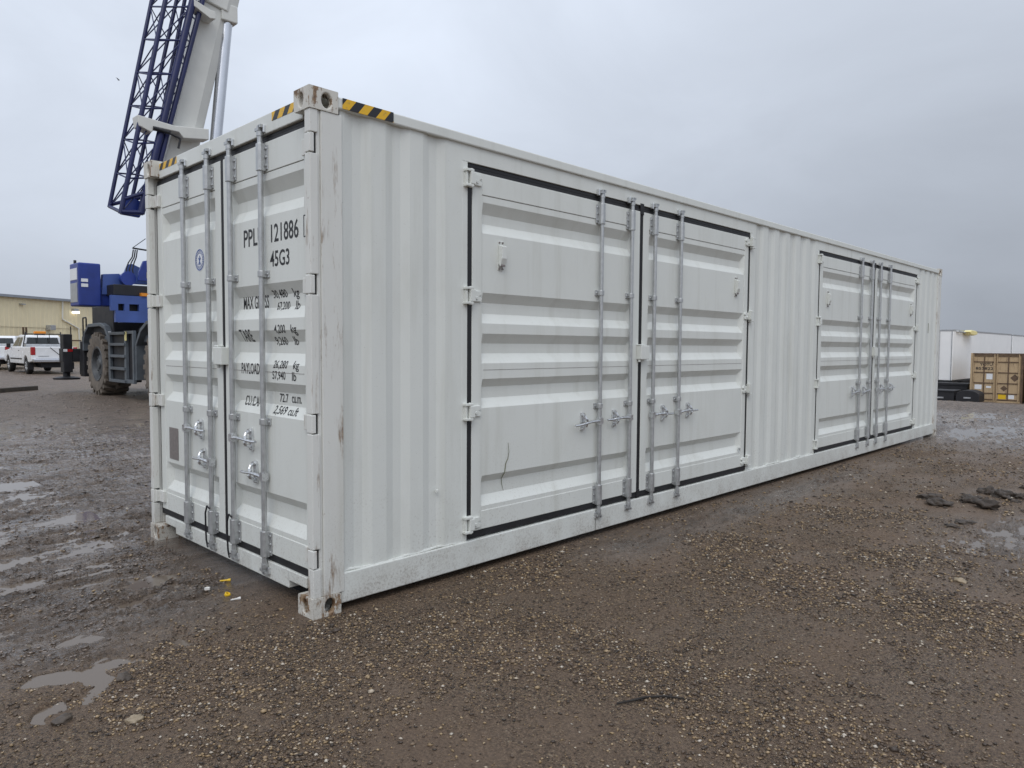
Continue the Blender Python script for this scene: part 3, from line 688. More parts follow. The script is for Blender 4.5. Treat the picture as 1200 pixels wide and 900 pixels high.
for (a, b_) in (D1, D2):
    c = (a+b_)/2; z0, z1 = 0.278, 2.655
    gl = (a+0.042, c-0.024); gr_ = (c+0.024, b_-0.042)
    dl, _ = leaf(SIDE, gl[0], gl[1], z0, z1, 1.0, 0.088, 0.085)
    dr, _ = leaf(SIDE, gr_[0], gr_[1], z0, z1, 1.0, 0.085, 0.078)
    gasket_ring(SIDE, a, c-0.0005, 0.234, 2.705, 0.052, 0.044, 0.042, 0.026, dl)
    gasket_ring(SIDE, c+0.0005, b_, 0.234, 2.705, 0.052, 0.044, 0.026, 0.042, dr)
    MB(**SIDE).box(c-0.026, c+0.026, 2.63, 2.722, -0.02, 0.004).build('gasket_corner', 'rubber', dl, bevel=0.003)
    MB(**SIDE).box(c-0.022, c+0.022, 0.225, 0.30, -0.02, 0.003).build('gasket_corner', 'rubber', dl, bevel=0.003)
    for i, du in enumerate((-0.582, -0.176, 0.166, 0.585)):
        d = dl if i < 2 else dr
        lev = -1 if i < 2 else 1
        lockbar(SIDE, d, c+du, 0.205, 2.690, lev, 0.93, -1, c+du+lev*0.19)
    for z in HZ: side_hinge(SIDE, dl, a+0.008, z, True); side_hinge(SIDE, dr, b_-0.008, z, False)
    ventilator(SIDE, dl, a+0.305, 2.13); ventilator(SIDE, dr, b_-0.30, 2.13)
    lock_box(SIDE, dr, c+0.012, 1.475)
    MB(**SIDE).box(gr_[1]-0.13, gr_[1]-0.105, 0.455, 0.48, -0.005, 0.012).build('chain_eye', 'galv', dr)
    if a == D1[0]:
        MB(**SIDE).path([(1.536, 0.845, 0.0), (1.538, 0.78, 0.006), (1.532, 0.735, 0.002), (1.512, 0.70, 0.0), (1.504, 0.641, 0.0), (1.506, 0.592, -0.037), (1.515, 0.55, -0.040), (1.528, 0.505, -0.039)], [0.0012, 0.002, 0.0025, 0.003, 0.003, 0.0025, 0.002, 0.001], 5).build('grass_blade', 'grass_blade', dl)
MB(**SIDE).box(0.88, 0.90, 0.585, 0.605, -0.003, 0.012).build('tie_lug', 'paint', BOX, bevel=0.003)

# end doors
KE = 1.03
ec = Wd/2
dl, grE = leaf(END, 0.075, ec-0.022, 0.238, 2.722, KE, 0.095, 0.085)
dr, _ = leaf(END, ec+0.022, Wd-0.075, 0.238, 2.722, KE, 0.085, 0.095)
gasket_ring(END, 0.0585, ec-0.0005, 0.194, 2.762, 0.042, 0.042, 0.018, 0.024, dl)
gasket_ring(END, ec+0.0005, Wd-0.0585, 0.194, 2.762, 0.042, 0.042, 0.024, 0.018, dr)
for i, (y_, lev, zl) in enumerate(((1.80, 1, 0.915), (1.385, -1, 0.715), (1.045, 1, 0.915), (0.625, -1, 0.715))):
    ub = Wd-y_
    lockbar(END, dl if i < 2 else dr, ub, 0.165, 2.765, lev, zl, 1, ub+lev*0.215 if lev > 0 else ub-0.15)
for y_, d in ((1.385, dl), (1.045, dr)):                               # seal wires hanging at the inner bars
    ub = Wd-y_
    MB(**END).path([(ub+0.02, 0.40, 0.052), (ub-0.01, 0.415, 0.056), (ub-0.04, 0.36, 0.055), (ub-0.05, 0.26, 0.05), (ub-0.055, 0.17, 0.045), (ub-0.045, 0.12, 0.04), (ub-0.035, 0.15, 0.04)], 0.006, 6).build('seal_wire', 'crane_black', d, smooth=True)
for z in HZ:
    for side_, d in ((0, dl), (1, dr)):
        mb = MB(**END); uu = (lambda q: q) if side_ == 0 else (lambda q: Wd-q)
        B = lambda a, b_: (min(uu(a), uu(b_)), max(uu(a), uu(b_)))
        mb.box(*B(-0.001, 0.058), z-0.050, z+0.050, 0.034, 0.060)
        mb.box(*B(0.050, 0.155), z-0.044, z+0.044, -0.001, 0.022)
        mb.box(*B(0.045, 0.075), z-0.0445, z+0.0445, 0.010, 0.045)
        mb.tube((uu(0.03), z-0.060, 0.046), (uu(0.03), z+0.060, 0.046), 0.011, n=10)
        mb.build('hinge', 'paint_post', d, bevel=0.004)
lock_box(END, dr, ec+0.005, 1.445)
MB(**END).box(0.235, 0.405, 0.645, 0.885, -0.004, -0.002).build('data_plate', 'data_plate', dl)
# painted lettering
dg = None
def text_part(txt, fr, u0, u1, z0, z1, parent, gr, dep=0.04, mat='ink', n=0.0012, bold=0.012, shear=0.0):
    cu = bpy.data.curves.new('t', 'FONT'); cu.body = txt; cu.offset = bold; cu.resolution_u = 3; cu.shear = shear
    to = bpy.data.objects.new('t', cu); COL.objects.link(to); bpy.context.view_layer.update()
    me_ = bpy.data.meshes.new_from_object(to.evaluated_get(bpy.context.evaluated_depsgraph_get()))
    bpy.data.objects.remove(to); bpy.data.curves.remove(cu)
    bm = bmesh.new(); bm.from_mesh(me_); bpy.data.meshes.remove(me_)
    xs = [v.co.x for v in bm.verts]; ys = [v.co.y for v in bm.verts]
    xa, xb, ya, yb = min(xs), max(xs), min(ys), max(ys)
    for v in bm.verts: v.co.x = u0+(v.co.x-xa)/(xb-xa)*(u1-u0); v.co.y = z0+(v.co.y-ya)/(yb-ya)*(z1-z0); v.co.z = 0
    for zz_ in [q for g_ in gr for q in g_]:
        if z0 < zz_ < z1:
            bmesh.ops.bisect_plane(bm, geom=bm.verts[:]+bm.edges[:]+bm.faces[:], plane_co=(0, zz_, 0), plane_no=(0, 1, 0))
    mb = MB(**fr); bm.verts.ensure_lookup_table(); bm.verts.index_update()
    mb.add([(v.co.x, v.co.y, depth_at(v.co.y, gr, dep)-0.005+n) for v in bm.verts], [[v.index for v in fc.verts] for fc in bm.faces])
    bm.free()
    return mb.build('lettering', mat, parent, fix=False)
for (txt, a, b_, z0, z1) in (('PPLU', 1.529, 1.795, 2.124, 2.232), ('121886', 1.885, 2.208, 2.124, 2.232), ('45G3', 1.871, 2.102, 1.980, 2.074),
        ('MAX GROSS', 1.509, 1.850, 1.742, 1.822), ('30,480', 1.902, 2.072, 1.790, 1.845), ('kg', 2.147, 2.211, 1.780, 1.846), ('67,200', 1.952, 2.104, 1.718, 1.774), ('lb', 2.175, 2.223, 1.722, 1.774),
        ('TARE', 1.475, 1.628, 1.535, 1.612), ('4,200', 1.918, 2.048, 1.578, 1.636), ('kg', 2.117, 2.182, 1.570, 1.634), ('9,260', 1.930, 2.073, 1.508, 1.565), ('lb', 2.149, 2.197, 1.516, 1.566),
        ('PAYLOAD', 1.477, 1.721, 1.332, 1.402), ('26,280', 1.903, 2.070, 1.370, 1.424), ('kg', 2.140, 2.204, 1.362, 1.424), ('57,940', 1.884, 2.042, 1.303, 1.360), ('lb', 2.119, 2.168, 1.308, 1.360),
        ('CU.CAP.', 1.519, 1.745, 1.128, 1.190), ('72.7', 1.975, 2.077, 1.172, 1.224), ('cu.m.', 2.119, 2.232, 1.174, 1.214), ('2,569', 1.904, 2.052, 1.094, 1.150), ('cu.ft', 2.082, 2.190, 1.102, 1.150)):
    sh = 1.9*(0.005-sum(depth_at(z0+(z1-z0)*q/8, grE, 0.04) for q in range(9))/9)      # seen in the photo through the groove's depth
    text_part(txt, END, a-sh, b_-sh, z0, z1, dr, grE)
mb = MB(**END)
for q in ((2.262, 2.268, 2.118, 2.240), (2.334, 2.340, 2.118, 2.240), (2.268, 2.334, 2.118, 2.124), (2.268, 2.334, 2.234, 2.240)): mb.box(*q, 0.0002, 0.0012)
mb.build('check_digit_box', 'ink', dr)
# round class emblem on the left leaf
def ring(mb, uc, zc, r0, r1, n0, n=32):
    P = []
    for i in range(n):
        a = 2*math.pi*i/n; P += [(uc+r0*math.cos(a), zc+r0*math.sin(a), n0), (uc+r1*math.cos(a), zc+r1*math.sin(a), n0)]
    mb.add(P, [(2*i, 2*i+1, (2*i+3) % (2*n), (2*i+2) % (2*n)) for i in range(n)])
mb = MB(**END); ring(mb, 0.842, 2.103, 0.0, 0.078, -0.0040); em = mb.build('emblem', 'sticker', dl, fix=False)
mb = MB(**END); ring(mb, 0.842, 2.103, 0.066, 0.074, -0.0030); ring(mb, 0.842, 2.103, 0.046, 0.050, -0.0030)
for i in range(22):
    a = 2*math.pi*i/22; mb.add([(0.842+0.058*math.cos(a)+dx, 2.103+0.058*math.sin(a)+dz, -0.0030) for dx, dz in ((-.004, -.005), (.004, -.005), (.004, .005), (-.004, .005))], [(0, 1, 2, 3)])
mb.add([(0.842+dx, 2.103+dz, -0.0030) for dx, dz in ((-.004, -.036), (.004, -.036), (.006, .03), (-.006, .03))], [(0, 1, 2, 3)])
mb.add([(0.842+dx, 2.103+dz, -0.0028) for dx, dz in ((-.022, -.03), (-.016, -.036), (.02, .012), (.014, .018))], [(0, 1, 2, 3)])
mb.add([(0.842+dx, 2.103+dz, -0.0026) for dx, dz in ((.022, -.03), (.016, -.036), (-.02, .012), (-.014, .018))], [(0, 1, 2, 3)])
mb.build('emblem_print', 'blue_ink', dl, fix=False)
MB(**SIDE).box(11.55, 11.575, 1.78, 1.95, 0.0, 0.0012).build('scuff_mark', 'grass_blade', BOX)

# ------------------------------------------------------------------ rough-terrain crane behind the container
CR = root('mobile_crane', 'blue and grey mobile crane with raised white boom and blue lattice jib behind the container', 'crane', (6.1, 17.8, 0))
def crane_wheel(x_out, yc, sgn, rr=0.93, wd=0.74):
    mb = MB((0, 0, 0), (1, 0, 0), (0, 1, 0), (0, 0, 1))
    ax = Vector((sgn, 0, 0)); c = Vector((x_out, yc, rr-0.012))
    prof = [(-wd*0.94, 0.50), (-wd, 0.60), (-wd*0.99, 0.80), (-wd*0.93, rr-0.10), (-wd*0.75, rr-0.08), (-wd*0.25, rr-0.08), (-wd*0.07, rr-0.10), (-0.005, 0.80), (0.0, 0.62), (-0.04, 0.50)]
    mb.lathe([(h, q) for h, q in prof], c, ax, 48)
    for i in range(22):                                             # tread lugs, alternating from both shoulders
        for k in (0, 1):
            a = 2*math.pi*(i+0.5*k)/22; rd = Vector((0, math.cos(a), math.sin(a))); tg = Vector((0, -math.sin(a), math.cos(a)))
            h0, h1 = (-0.015, -wd*0.52) if k == 0 else (-wd+0.015, -wd*0.48)
            P = []
            for h, sk in ((h0, 0.0), (h1, 0.10)):
                for q in (rr-0.17 if h in (-0.015, -wd+0.015) else rr-0.11, rr+0.004):
                    for ww in (-0.058, 0.058): P.append(tuple(c+ax*h+rd*q+tg*(ww+sk)))
            mb.add(P, [(0, 1, 3, 2), (4, 6, 7, 5), (0, 4, 5, 1), (2, 3, 7, 6), (0, 2, 6, 4), (1, 5, 7, 3)])
    wl = mb.build('wheel', 'tyre', CR, smooth=True)
    mb = MB((0, 0, 0), (1, 0, 0), (0, 1, 0), (0, 0, 1))
    mb.lathe([(-0.04, 0.52), (-0.02, 0.505), (-0.03, 0.46), (-0.16, 0.42), (-0.20, 0.30), (-0.12, 0.26), (-0.10, 0.16), (-0.06, 0.14), (-0.06, 0.0)], c, ax, 32)
    for i in range(10):
        a = 2*math.pi*i/10; q = c+Vector((0, math.cos(a), math.sin(a)))*0.34
        mb.tube(q+ax*-0.19, q+ax*-0.12, 0.025, n=6)
    mb.build('rim', 'rim_grey', wl, smooth=True)
for yc in (20.2, 15.4):
    crane_wheel(4.60, yc, -1); crane_wheel(7.60, yc, 1)
CB = lambda *a: MB((0, 0, 0), (1, 0, 0), (0, 1, 0), (0, 0, 1)).box(*a)
CB(5.2, 7.0, 12.6, 22.6, 0.80, 1.55).box(5.4, 6.8, 19.9, 20.5, 0.7, 1.2).box(5.4, 6.8, 15.1, 15.7, 0.7, 1.2).build('carrier_frame', 'crane_black', CR, bevel=0.02)
CB(4.72, 7.48, 12.6, 22.0, 1.56, 1.74).build('deck', 'crane_grey', CR, bevel=0.02)
def fender(y_list, x0, x1):
    mb = MB((0, 0, 0), (1, 0, 0), (0, 1, 0), (0, 0, 1))
    outer = y_list; inner = []
    poly = [(y, z) for y, z in outer]
    n = len(poly); th = 0.10
    inn = []
    for i, (y, z) in enumerate(poly):
        a = Vector(poly[max(0, i-1)]); b_ = Vector(poly[min(n-1, i+1)]); d = (b_-a).normalized()
        inn.append((y+d.y*th, z-d.x*th) if d.x > 0 else (y-d.y*th*-1, z+d.x*th))
    P = []
    for x_ in (x0, x1):
        for q in poly: P.append((x_, q[0], q[1]))
        for q in inn: P.append((x_, q[0], q[1]))
    F_ = []
    m_ = 2*n
    for i in range(n-1):
        F_ += [(i, i+1, n+i+1, n+i), (m_+i, m_+n+i, m_+n+i+1, m_+i+1), (i, m_+i, m_+i+1, i+1), (n+i, n+i+1, m_+n+i+1, m_+n+i)]
    F_ += [(0, n, m_+n, m_), (n-1, m_+n-1, m_+2*n-1, 2*n-1)]
    mb.add(P, F_)
    mb.build('fender', 'crane_grey', CR, bevel=0.012)
for x0, x1 in ((4.57, 5.32), (6.88, 7.63)):
    fender([(18.86, 0.60), (18.86, 1.62), (19.25, 2.02), (19.7, 2.12), (20.8, 2.10), (21.2, 1.88), (21.36, 1.55), (21.38, 1.30)], x0, x1)
    fender([(14.1, 1.2), (14.2, 1.62), (14.6, 2.02), (15.2, 2.14), (15.95, 2.10), (16.4, 1.90), (16.78, 1.50), (16.80, 0.56)], x0, x1)
CB(4.62, 4.75, 16.85, 18.85, 0.50, 1.78).build('ladder_dark_panel', 'crane_black', CR, bevel=0.01)  # black panel added behind the ladder, painting the shade in its openings
mb = CB(4.54, 4.615, 18.68, 18.84, 0.46, 1.86); mb.box(4.54, 4.615, 17.38, 17.52, 0.46, 1.86); mb.box(4.54, 4.615, 16.80, 16.90, 0.46, 1.86)
for z in (0.46, 0.80, 1.14, 1.46, 1.76): mb.box(4.50, 4.614, 17.40, 18.70, z, z+0.075)
mb.box(4.545, 4.613, 16.82, 17.45, 0.462, 0.56); mb.box(4.545, 4.613, 16.82, 17.45, 1.78, 1.858)
mb.build('ladder', 'crane_grey', CR, bevel=0.006)
CB(4.535, 4.539, 18.55, 18.80, 1.80, 1.855).build('reflector', 'sticker', CR); CB(4.535, 4.539, 17.30, 17.46, 1.60, 1.84).build('reflector', 'lamp_yellow', CR)
MB((0, 0, 0), (1, 0, 0), (0, 1, 0), (0, 0, 1)).path([(4.62, 21.45, 1.5), (4.62, 21.45, 2.25), (4.62, 21.42, 2.30), (4.62, 21.15, 2.30), (4.62, 21.12, 2.25), (4.62, 21.12, 1.9)], 0.022, 8).build('grab_rail', 'crane_black', CR, smooth=True)
CB(4.60, 5.1, 21.40, 21.75, 0.50, 1.58).build('mud_guard', 'crane_black', CR, bevel=0.02)
CB(4.15, 7.9, 21.85, 22.25, 0.95, 1.35).build('outrigger_beam', 'crane_black', CR, bevel=0.015)
for jx in (4.295, 7.87):
    j = CB(jx-0.125, jx+0.125, 21.84, 22.2, 0.62, 1.80).build('outrigger_jack', 'crane_black', CR, bevel=0.02)
    MB((0, 0, 0), (1, 0, 0), (0, 1, 0), (0, 0, 1)).tube((jx, 22.05, 0.44), (jx, 22.05, 0.70), 0.10, n=14).lathe([(0, 0.0), (0, 0.36), (0.05, 0.37), (0.09, 0.20), (0.09, 0.0)], (jx, 22.05, 0.40), (0, 0, 1), 24).build('jack_pad', 'crane_black', j, smooth=True)
    CB(jx-0.127, jx-0.02, 21.835, 21.839, 1.26, 1.34).build('reflective_band', 'sticker', j); CB(jx-0.018, jx+0.127, 21.835, 21.839, 1.26, 1.34).build('reflective_band', 'red_lens', j)
CB(4.6, 5.05, 21.76, 21.84, 0.55, 1.15).build('toolbox', 'crane_black', CR, bevel=0.01); CB(4.62, 4.78, 21.745, 21.755, 0.98, 1.06).build('sticker', 'lamp_yellow', CR)
CB(4.72, 7.3, 18.95, 20.9, 1.75, 2.62).build('engine_hood', 'crane_black', CR, bevel=0.03)
# upper works: forward is +X
MB((0, 0, 0), (1, 0, 0), (0, 1, 0), (0, 0, 1)).lathe([(0, 0.0), (0, 1.05), (0.12, 1.1), (0.34, 1.0), (0.34, 0.0)], (6.1, 17.7, 1.75), (0, 0, 1), 36).build('turntable', 'crane_black', CR, smooth=True)
mb = MB((0, 0, 0), (1, 0, 0), (0, 1, 0), (0, 0, 1))
for (a, b_, z0, z1) in ((4.12, 7.3, 2.56, 2.78), (4.12, 4.29, 2.38, 2.561), (4.44, 4.56, 2.38, 2.561), (4.80, 7.3, 2.38, 2.561), (4.22, 7.2, 2.08, 2.381)): mb.box(a, b_, 17.10, 17.22, z0, z1)
mb.box(4.7, 7.3, 17.22, 18.5, 2.10, 2.18)
mb.build('side_plate', 'crane_mid_blue', CR)
CB(4.26, 4.9, 17.28, 17.32, 2.20, 2.58).build('plate_hole_dark', 'crane_black', CR)  # black sheet behind the two holes, standing in for the shade inside
CB(4.22, 6.6, 17.20, 18.35, 2.79, 3.07).build('valve_box', 'crane_black', CR, bevel=0.015)
MB((0, 0, 0), (1, 0, 0), (0, 1, 0), (0, 0, 1)).prism([(4.10, 2.82), (4.62, 2.82), (4.62, 3.2), (4.54, 3.40), (4.14, 3.36)], 17.75, 17.95, 'ac').build('gusset_plate', 'crane_mid_blue', CR, bevel=0.01)
cw = CB(3.54, 4.07, 17.70, 18.48, 2.50, 3.62).build('counterweight', 'crane_blue', CR, bevel=0.035, seg=3)
CB(4.071, 4.45, 17.80, 18.4, 2.52, 3.00).build('counterweight_mount', 'crane_blue', CR, bevel=0.02)
for z in (2.99, 3.12): CB(3.60, 3.76, 17.690, 17.699, z, z+0.085).build('warning_label', 'sticker', cw)
CB(3.530, 3.539, 17.80, 18.4, 3.18, 3.48).build('name_plate', 'sticker', cw)
CB(3.530, 3.539, 17.80, 18.4, 2.60, 3.10).build('reflector_panel', 'alu', cw)
MB((0, 0, 0), (1, 0, 0), (0, 1, 0), (0, 0, 1)).tube((3.60, 18.2, 3.61), (3.60, 18.2, 3.71), 0.035, n=10).build('work_light', 'crane_black', cw)
for y0 in (17.22, 18.45):
    MB((0, 0, 0), (1, 0, 0), (0, 1, 0), (0, 0, 1)).prism([(4.84, 3.20), (4.86, 3.45), (4.98, 3.74), (5.10, 3.76), (6.0, 3.36), (6.0, 3.20)], y0, y0+0.10, 'ac').build('boom_bracket', 'crane_mid_blue' if y0 > 18 else 'crane_blue', CR, bevel=0.012)
CB(5.05, 5.13, 17.212, 17.219, 3.28, 3.44).build('sticker', 'lamp_yellow', CR)
MB((0, 0, 0), (1, 0, 0), (0, 1, 0), (0, 0, 1)).tube((4.66, 17.5, 3.26), (4.66, 18.3, 3.26), 0.15, n=20).tube((4.66, 17.42, 3.26), (4.66, 17.5, 3.26), 0.19, n=20).build('winch', 'crane_blue', CR, smooth=True)
for k, dx in enumerate((0.0, 0.05, 0.10)):
    MB((0, 0, 0), (1, 0, 0), (0, 1, 0), (0, 0, 1)).path([(4.68+dx*1.6, 17.6, 3.30), (4.66+dx*1.6, 17.6, 3.52), (4.72+dx*1.4, 17.6, 3.70), (4.82+dx, 17.6, 3.86), (4.85+dx, 17.6, 4.06)], 0.016, 6).build('hose', 'crane_black', CR, smooth=True)
MB((0, 0, 0), (1, 0, 0), (0, 1, 0), (0, 0, 1)).path([(4.83, 17.6, 4.10), (5.25, 17.6, 4.07)], 0.022, 6).path([(4.85, 17.6, 4.12), (5.2, 17.7, 4.40)], 0.010, 5).build('hose_guide', 'crane_black', CR)
CB(4.85, 5.3, 17.06, 17.19, 2.786, 2.87).build('strap', 'orange_lens', CR)
BD = Vector((0.2334, 0, 0.9724)); BP = Vector((0.9724, 0, -0.2334)); B0 = Vector((5.99, 0, 7.9))
def boom_sec(name, s0, s1, poly, mat='crane_white', bev=0.03):
    return MB(tuple(B0), tuple(BP), (0, 1, 0), tuple(BD)).prism(poly, s0, s1).build(name, mat, CR, bevel=bev)
boom_sec('boom_foot', -4.6, -2.2, [(0.34, 17.6), (0.34, 18.2), (0.60, 18.24), (0.80, 18.1), (0.86, 17.9), (0.80, 17.7), (0.60, 17.56)])
boom_sec('boom', -2.25, 3.45, [(0, 17.48), (0, 18.32), (0.55, 18.36), (0.82, 18.24), (0.93, 17.9), (0.82, 17.56), (0.55, 17.44)])
boom_sec('boom_collar', 3.45, 4.7, [(-0.04, 17.40), (-0.04, 18.40), (0.62, 18.46), (0.96, 18.3), (1.06, 17.9), (0.96, 17.5), (0.62, 17.34)])
boom_sec('boom_extension', 4.7, 9.5, [(0.08, 17.56), (0.08, 18.24), (0.5, 18.28), (0.74, 18.16), (0.84, 17.9), (0.74, 17.64), (0.5, 17.52)])
MB((0, 0, 0), (1, 0, 0), (0, 1, 0), (0, 0, 1)).tube((7.55, 17.6, 11.2), (7.00, 17.6, 6.1), 0.165, n=24).build('lift_cylinder_rod', 'chrome', CR, smooth=True)
MB((0, 0, 0), (1, 0, 0), (0, 1, 0), (0, 0, 1)).tube((7.03, 17.6, 6.4), (6.68, 17.6, 3.1), 0.22, n=24).build('lift_cylinder', 'crane_white', CR, smooth=True)
CB(7.28, 7.76, 17.38, 17.84, 10.86, 11.35).build('cylinder_bracket', 'crane_white', CR, bevel=0.03)
mb = MB((0, 0, 0), (1, 0, 0), (0, 1, 0), (0, 0, 1)).prism([(4.84, 7.53), (4.88, 7.25), (5.19, 7.14), (5.30, 7.30), (5.90, 7.30), (6.02, 7.16), (6.72, 7.26), (6.72, 7.56), (5.79, 7.45), (5.2, 7.50)], 17.05, 17.46, 'ac')
mb.build('jib_bracket', 'crane_white', CR, bevel=0.02)
MB((0, 0, 0), (1, 0, 0), (0, 1, 0), (0, 0, 1)).tube((5.22, 17.02, 7.26), (5.62, 17.02, 7.22), 0.05, n=10).tube((5.58, 17.02, 7.22), (5.92, 17.02, 7.12), 0.028, n=8).tube((5.92, 17.02, 7.12), (5.86, 17.02, 6.85), 0.03, n=8).build('bracket_ram', 'crane_black', CR, smooth=True)
MB((0, 0, 0), (1, 0, 0), (0, 1, 0), (0, 0, 1)).prism([(6.36, 11.0), (6.36, 10.82), (6.80, 10.62), (6.96, 10.65), (6.96, 10.85), (6.80, 10.86)], 17.05, 17.46, 'ac').build('jib_bracket', 'crane_white', CR, bevel=0.015)
# lattice jib folded along the boom: near chords at y=17.1, far chords at y=18.0
JIB = bpy.data.objects.new('lattice_jib', None); COL.objects.link(JIB); JIB.parent = CR; ORG[JIB.name] = ORG[CR.name]
def chord(p0, p1, rr): MB((0, 0, 0), (1, 0, 0), (0, 1, 0), (0, 0, 1)).tube(p0, p1, rr, n=10).build('chord', 'jib_blue', JIB, smooth=True)
def ext(p, q, k): return tuple(Vector(p)+(Vector(q)-Vector(p))*k)
LN = [((4.41, 17.15, 4.91), (5.64, 17.15, 10.76)), ((4.91, 17.15, 4.98), (6.37, 17.15, 11.0)), ((4.40, 18.0, 5.18), (5.59, 18.0, 11.02)), ((4.91, 18.0, 5.2), (6.26, 18.0, 11.24)),
      ((5.16, 17.2, 5.40), (6.55, 17.2, 10.7)), ((5.31, 17.95, 5.49), (6.47, 17.95, 11.31))]
for (a, b_), rr in zip(LN, (0.062, 0.095, 0.052, 0.052, 0.070, 0.052)): chord(a, ext(a, b_, 1.45), rr)
lac = MB((0, 0, 0), (1, 0, 0), (0, 1, 0), (0, 0, 1))
def lace(i, j, n, k0=0.0, k1=1.45, rr=0.018):
    for q in range(n):
        a = k0+(k1-k0)*q/n; b_ = k0+(k1-k0)*(q+1)/n
        lac.tube(ext(*LN[i], a), ext(*LN[j], b_), rr, n=6); lac.tube(ext(*LN[j], b_), ext(*LN[i], b_), rr*1.25, n=6); lac.tube(ext(*LN[j], a), ext(*LN[i], b_), rr*0.8, n=6) if q % 2 else None
lace(0, 1, 9); lace(2, 0, 9); lace(2, 3, 9); lace(3, 1, 9); lace(4, 5, 11, 0.1)
lo = lac.build('lacing', 'jib_blue', JIB, smooth=True); lo['kind'] = 'stuff'
for (p0, p1, rr) in (((4.42, 17.13, 4.95), (4.95, 17.13, 5.0), 0.07), ((4.42, 18.0, 5.25), (5.18, 17.2, 5.5), 0.05), ((4.50, 17.13, 5.3), (5.15, 17.13, 5.6), 0.05), ((4.91, 17.15, 5.0), (5.31, 17.95, 5.49), 0.05), ((4.42, 17.15, 4.95), (4.41, 18.0, 5.2), 0.05)):
    MB((0, 0, 0), (1, 0, 0), (0, 1, 0), (0, 0, 1)).tube(p0, p1, rr, n=8).build('end_tube', 'jib_blue', JIB, smooth=True)
MB((0, 0, 0), (1, 0, 0), (0, 1, 0), (0, 0, 1)).prism([(4.48, 4.93), (4.95, 4.90), (5.12, 5.3), (4.60, 5.45)], 17.35, 17.45, 'ac').build('jib_foot', 'crane_blue', JIB, bevel=0.02)

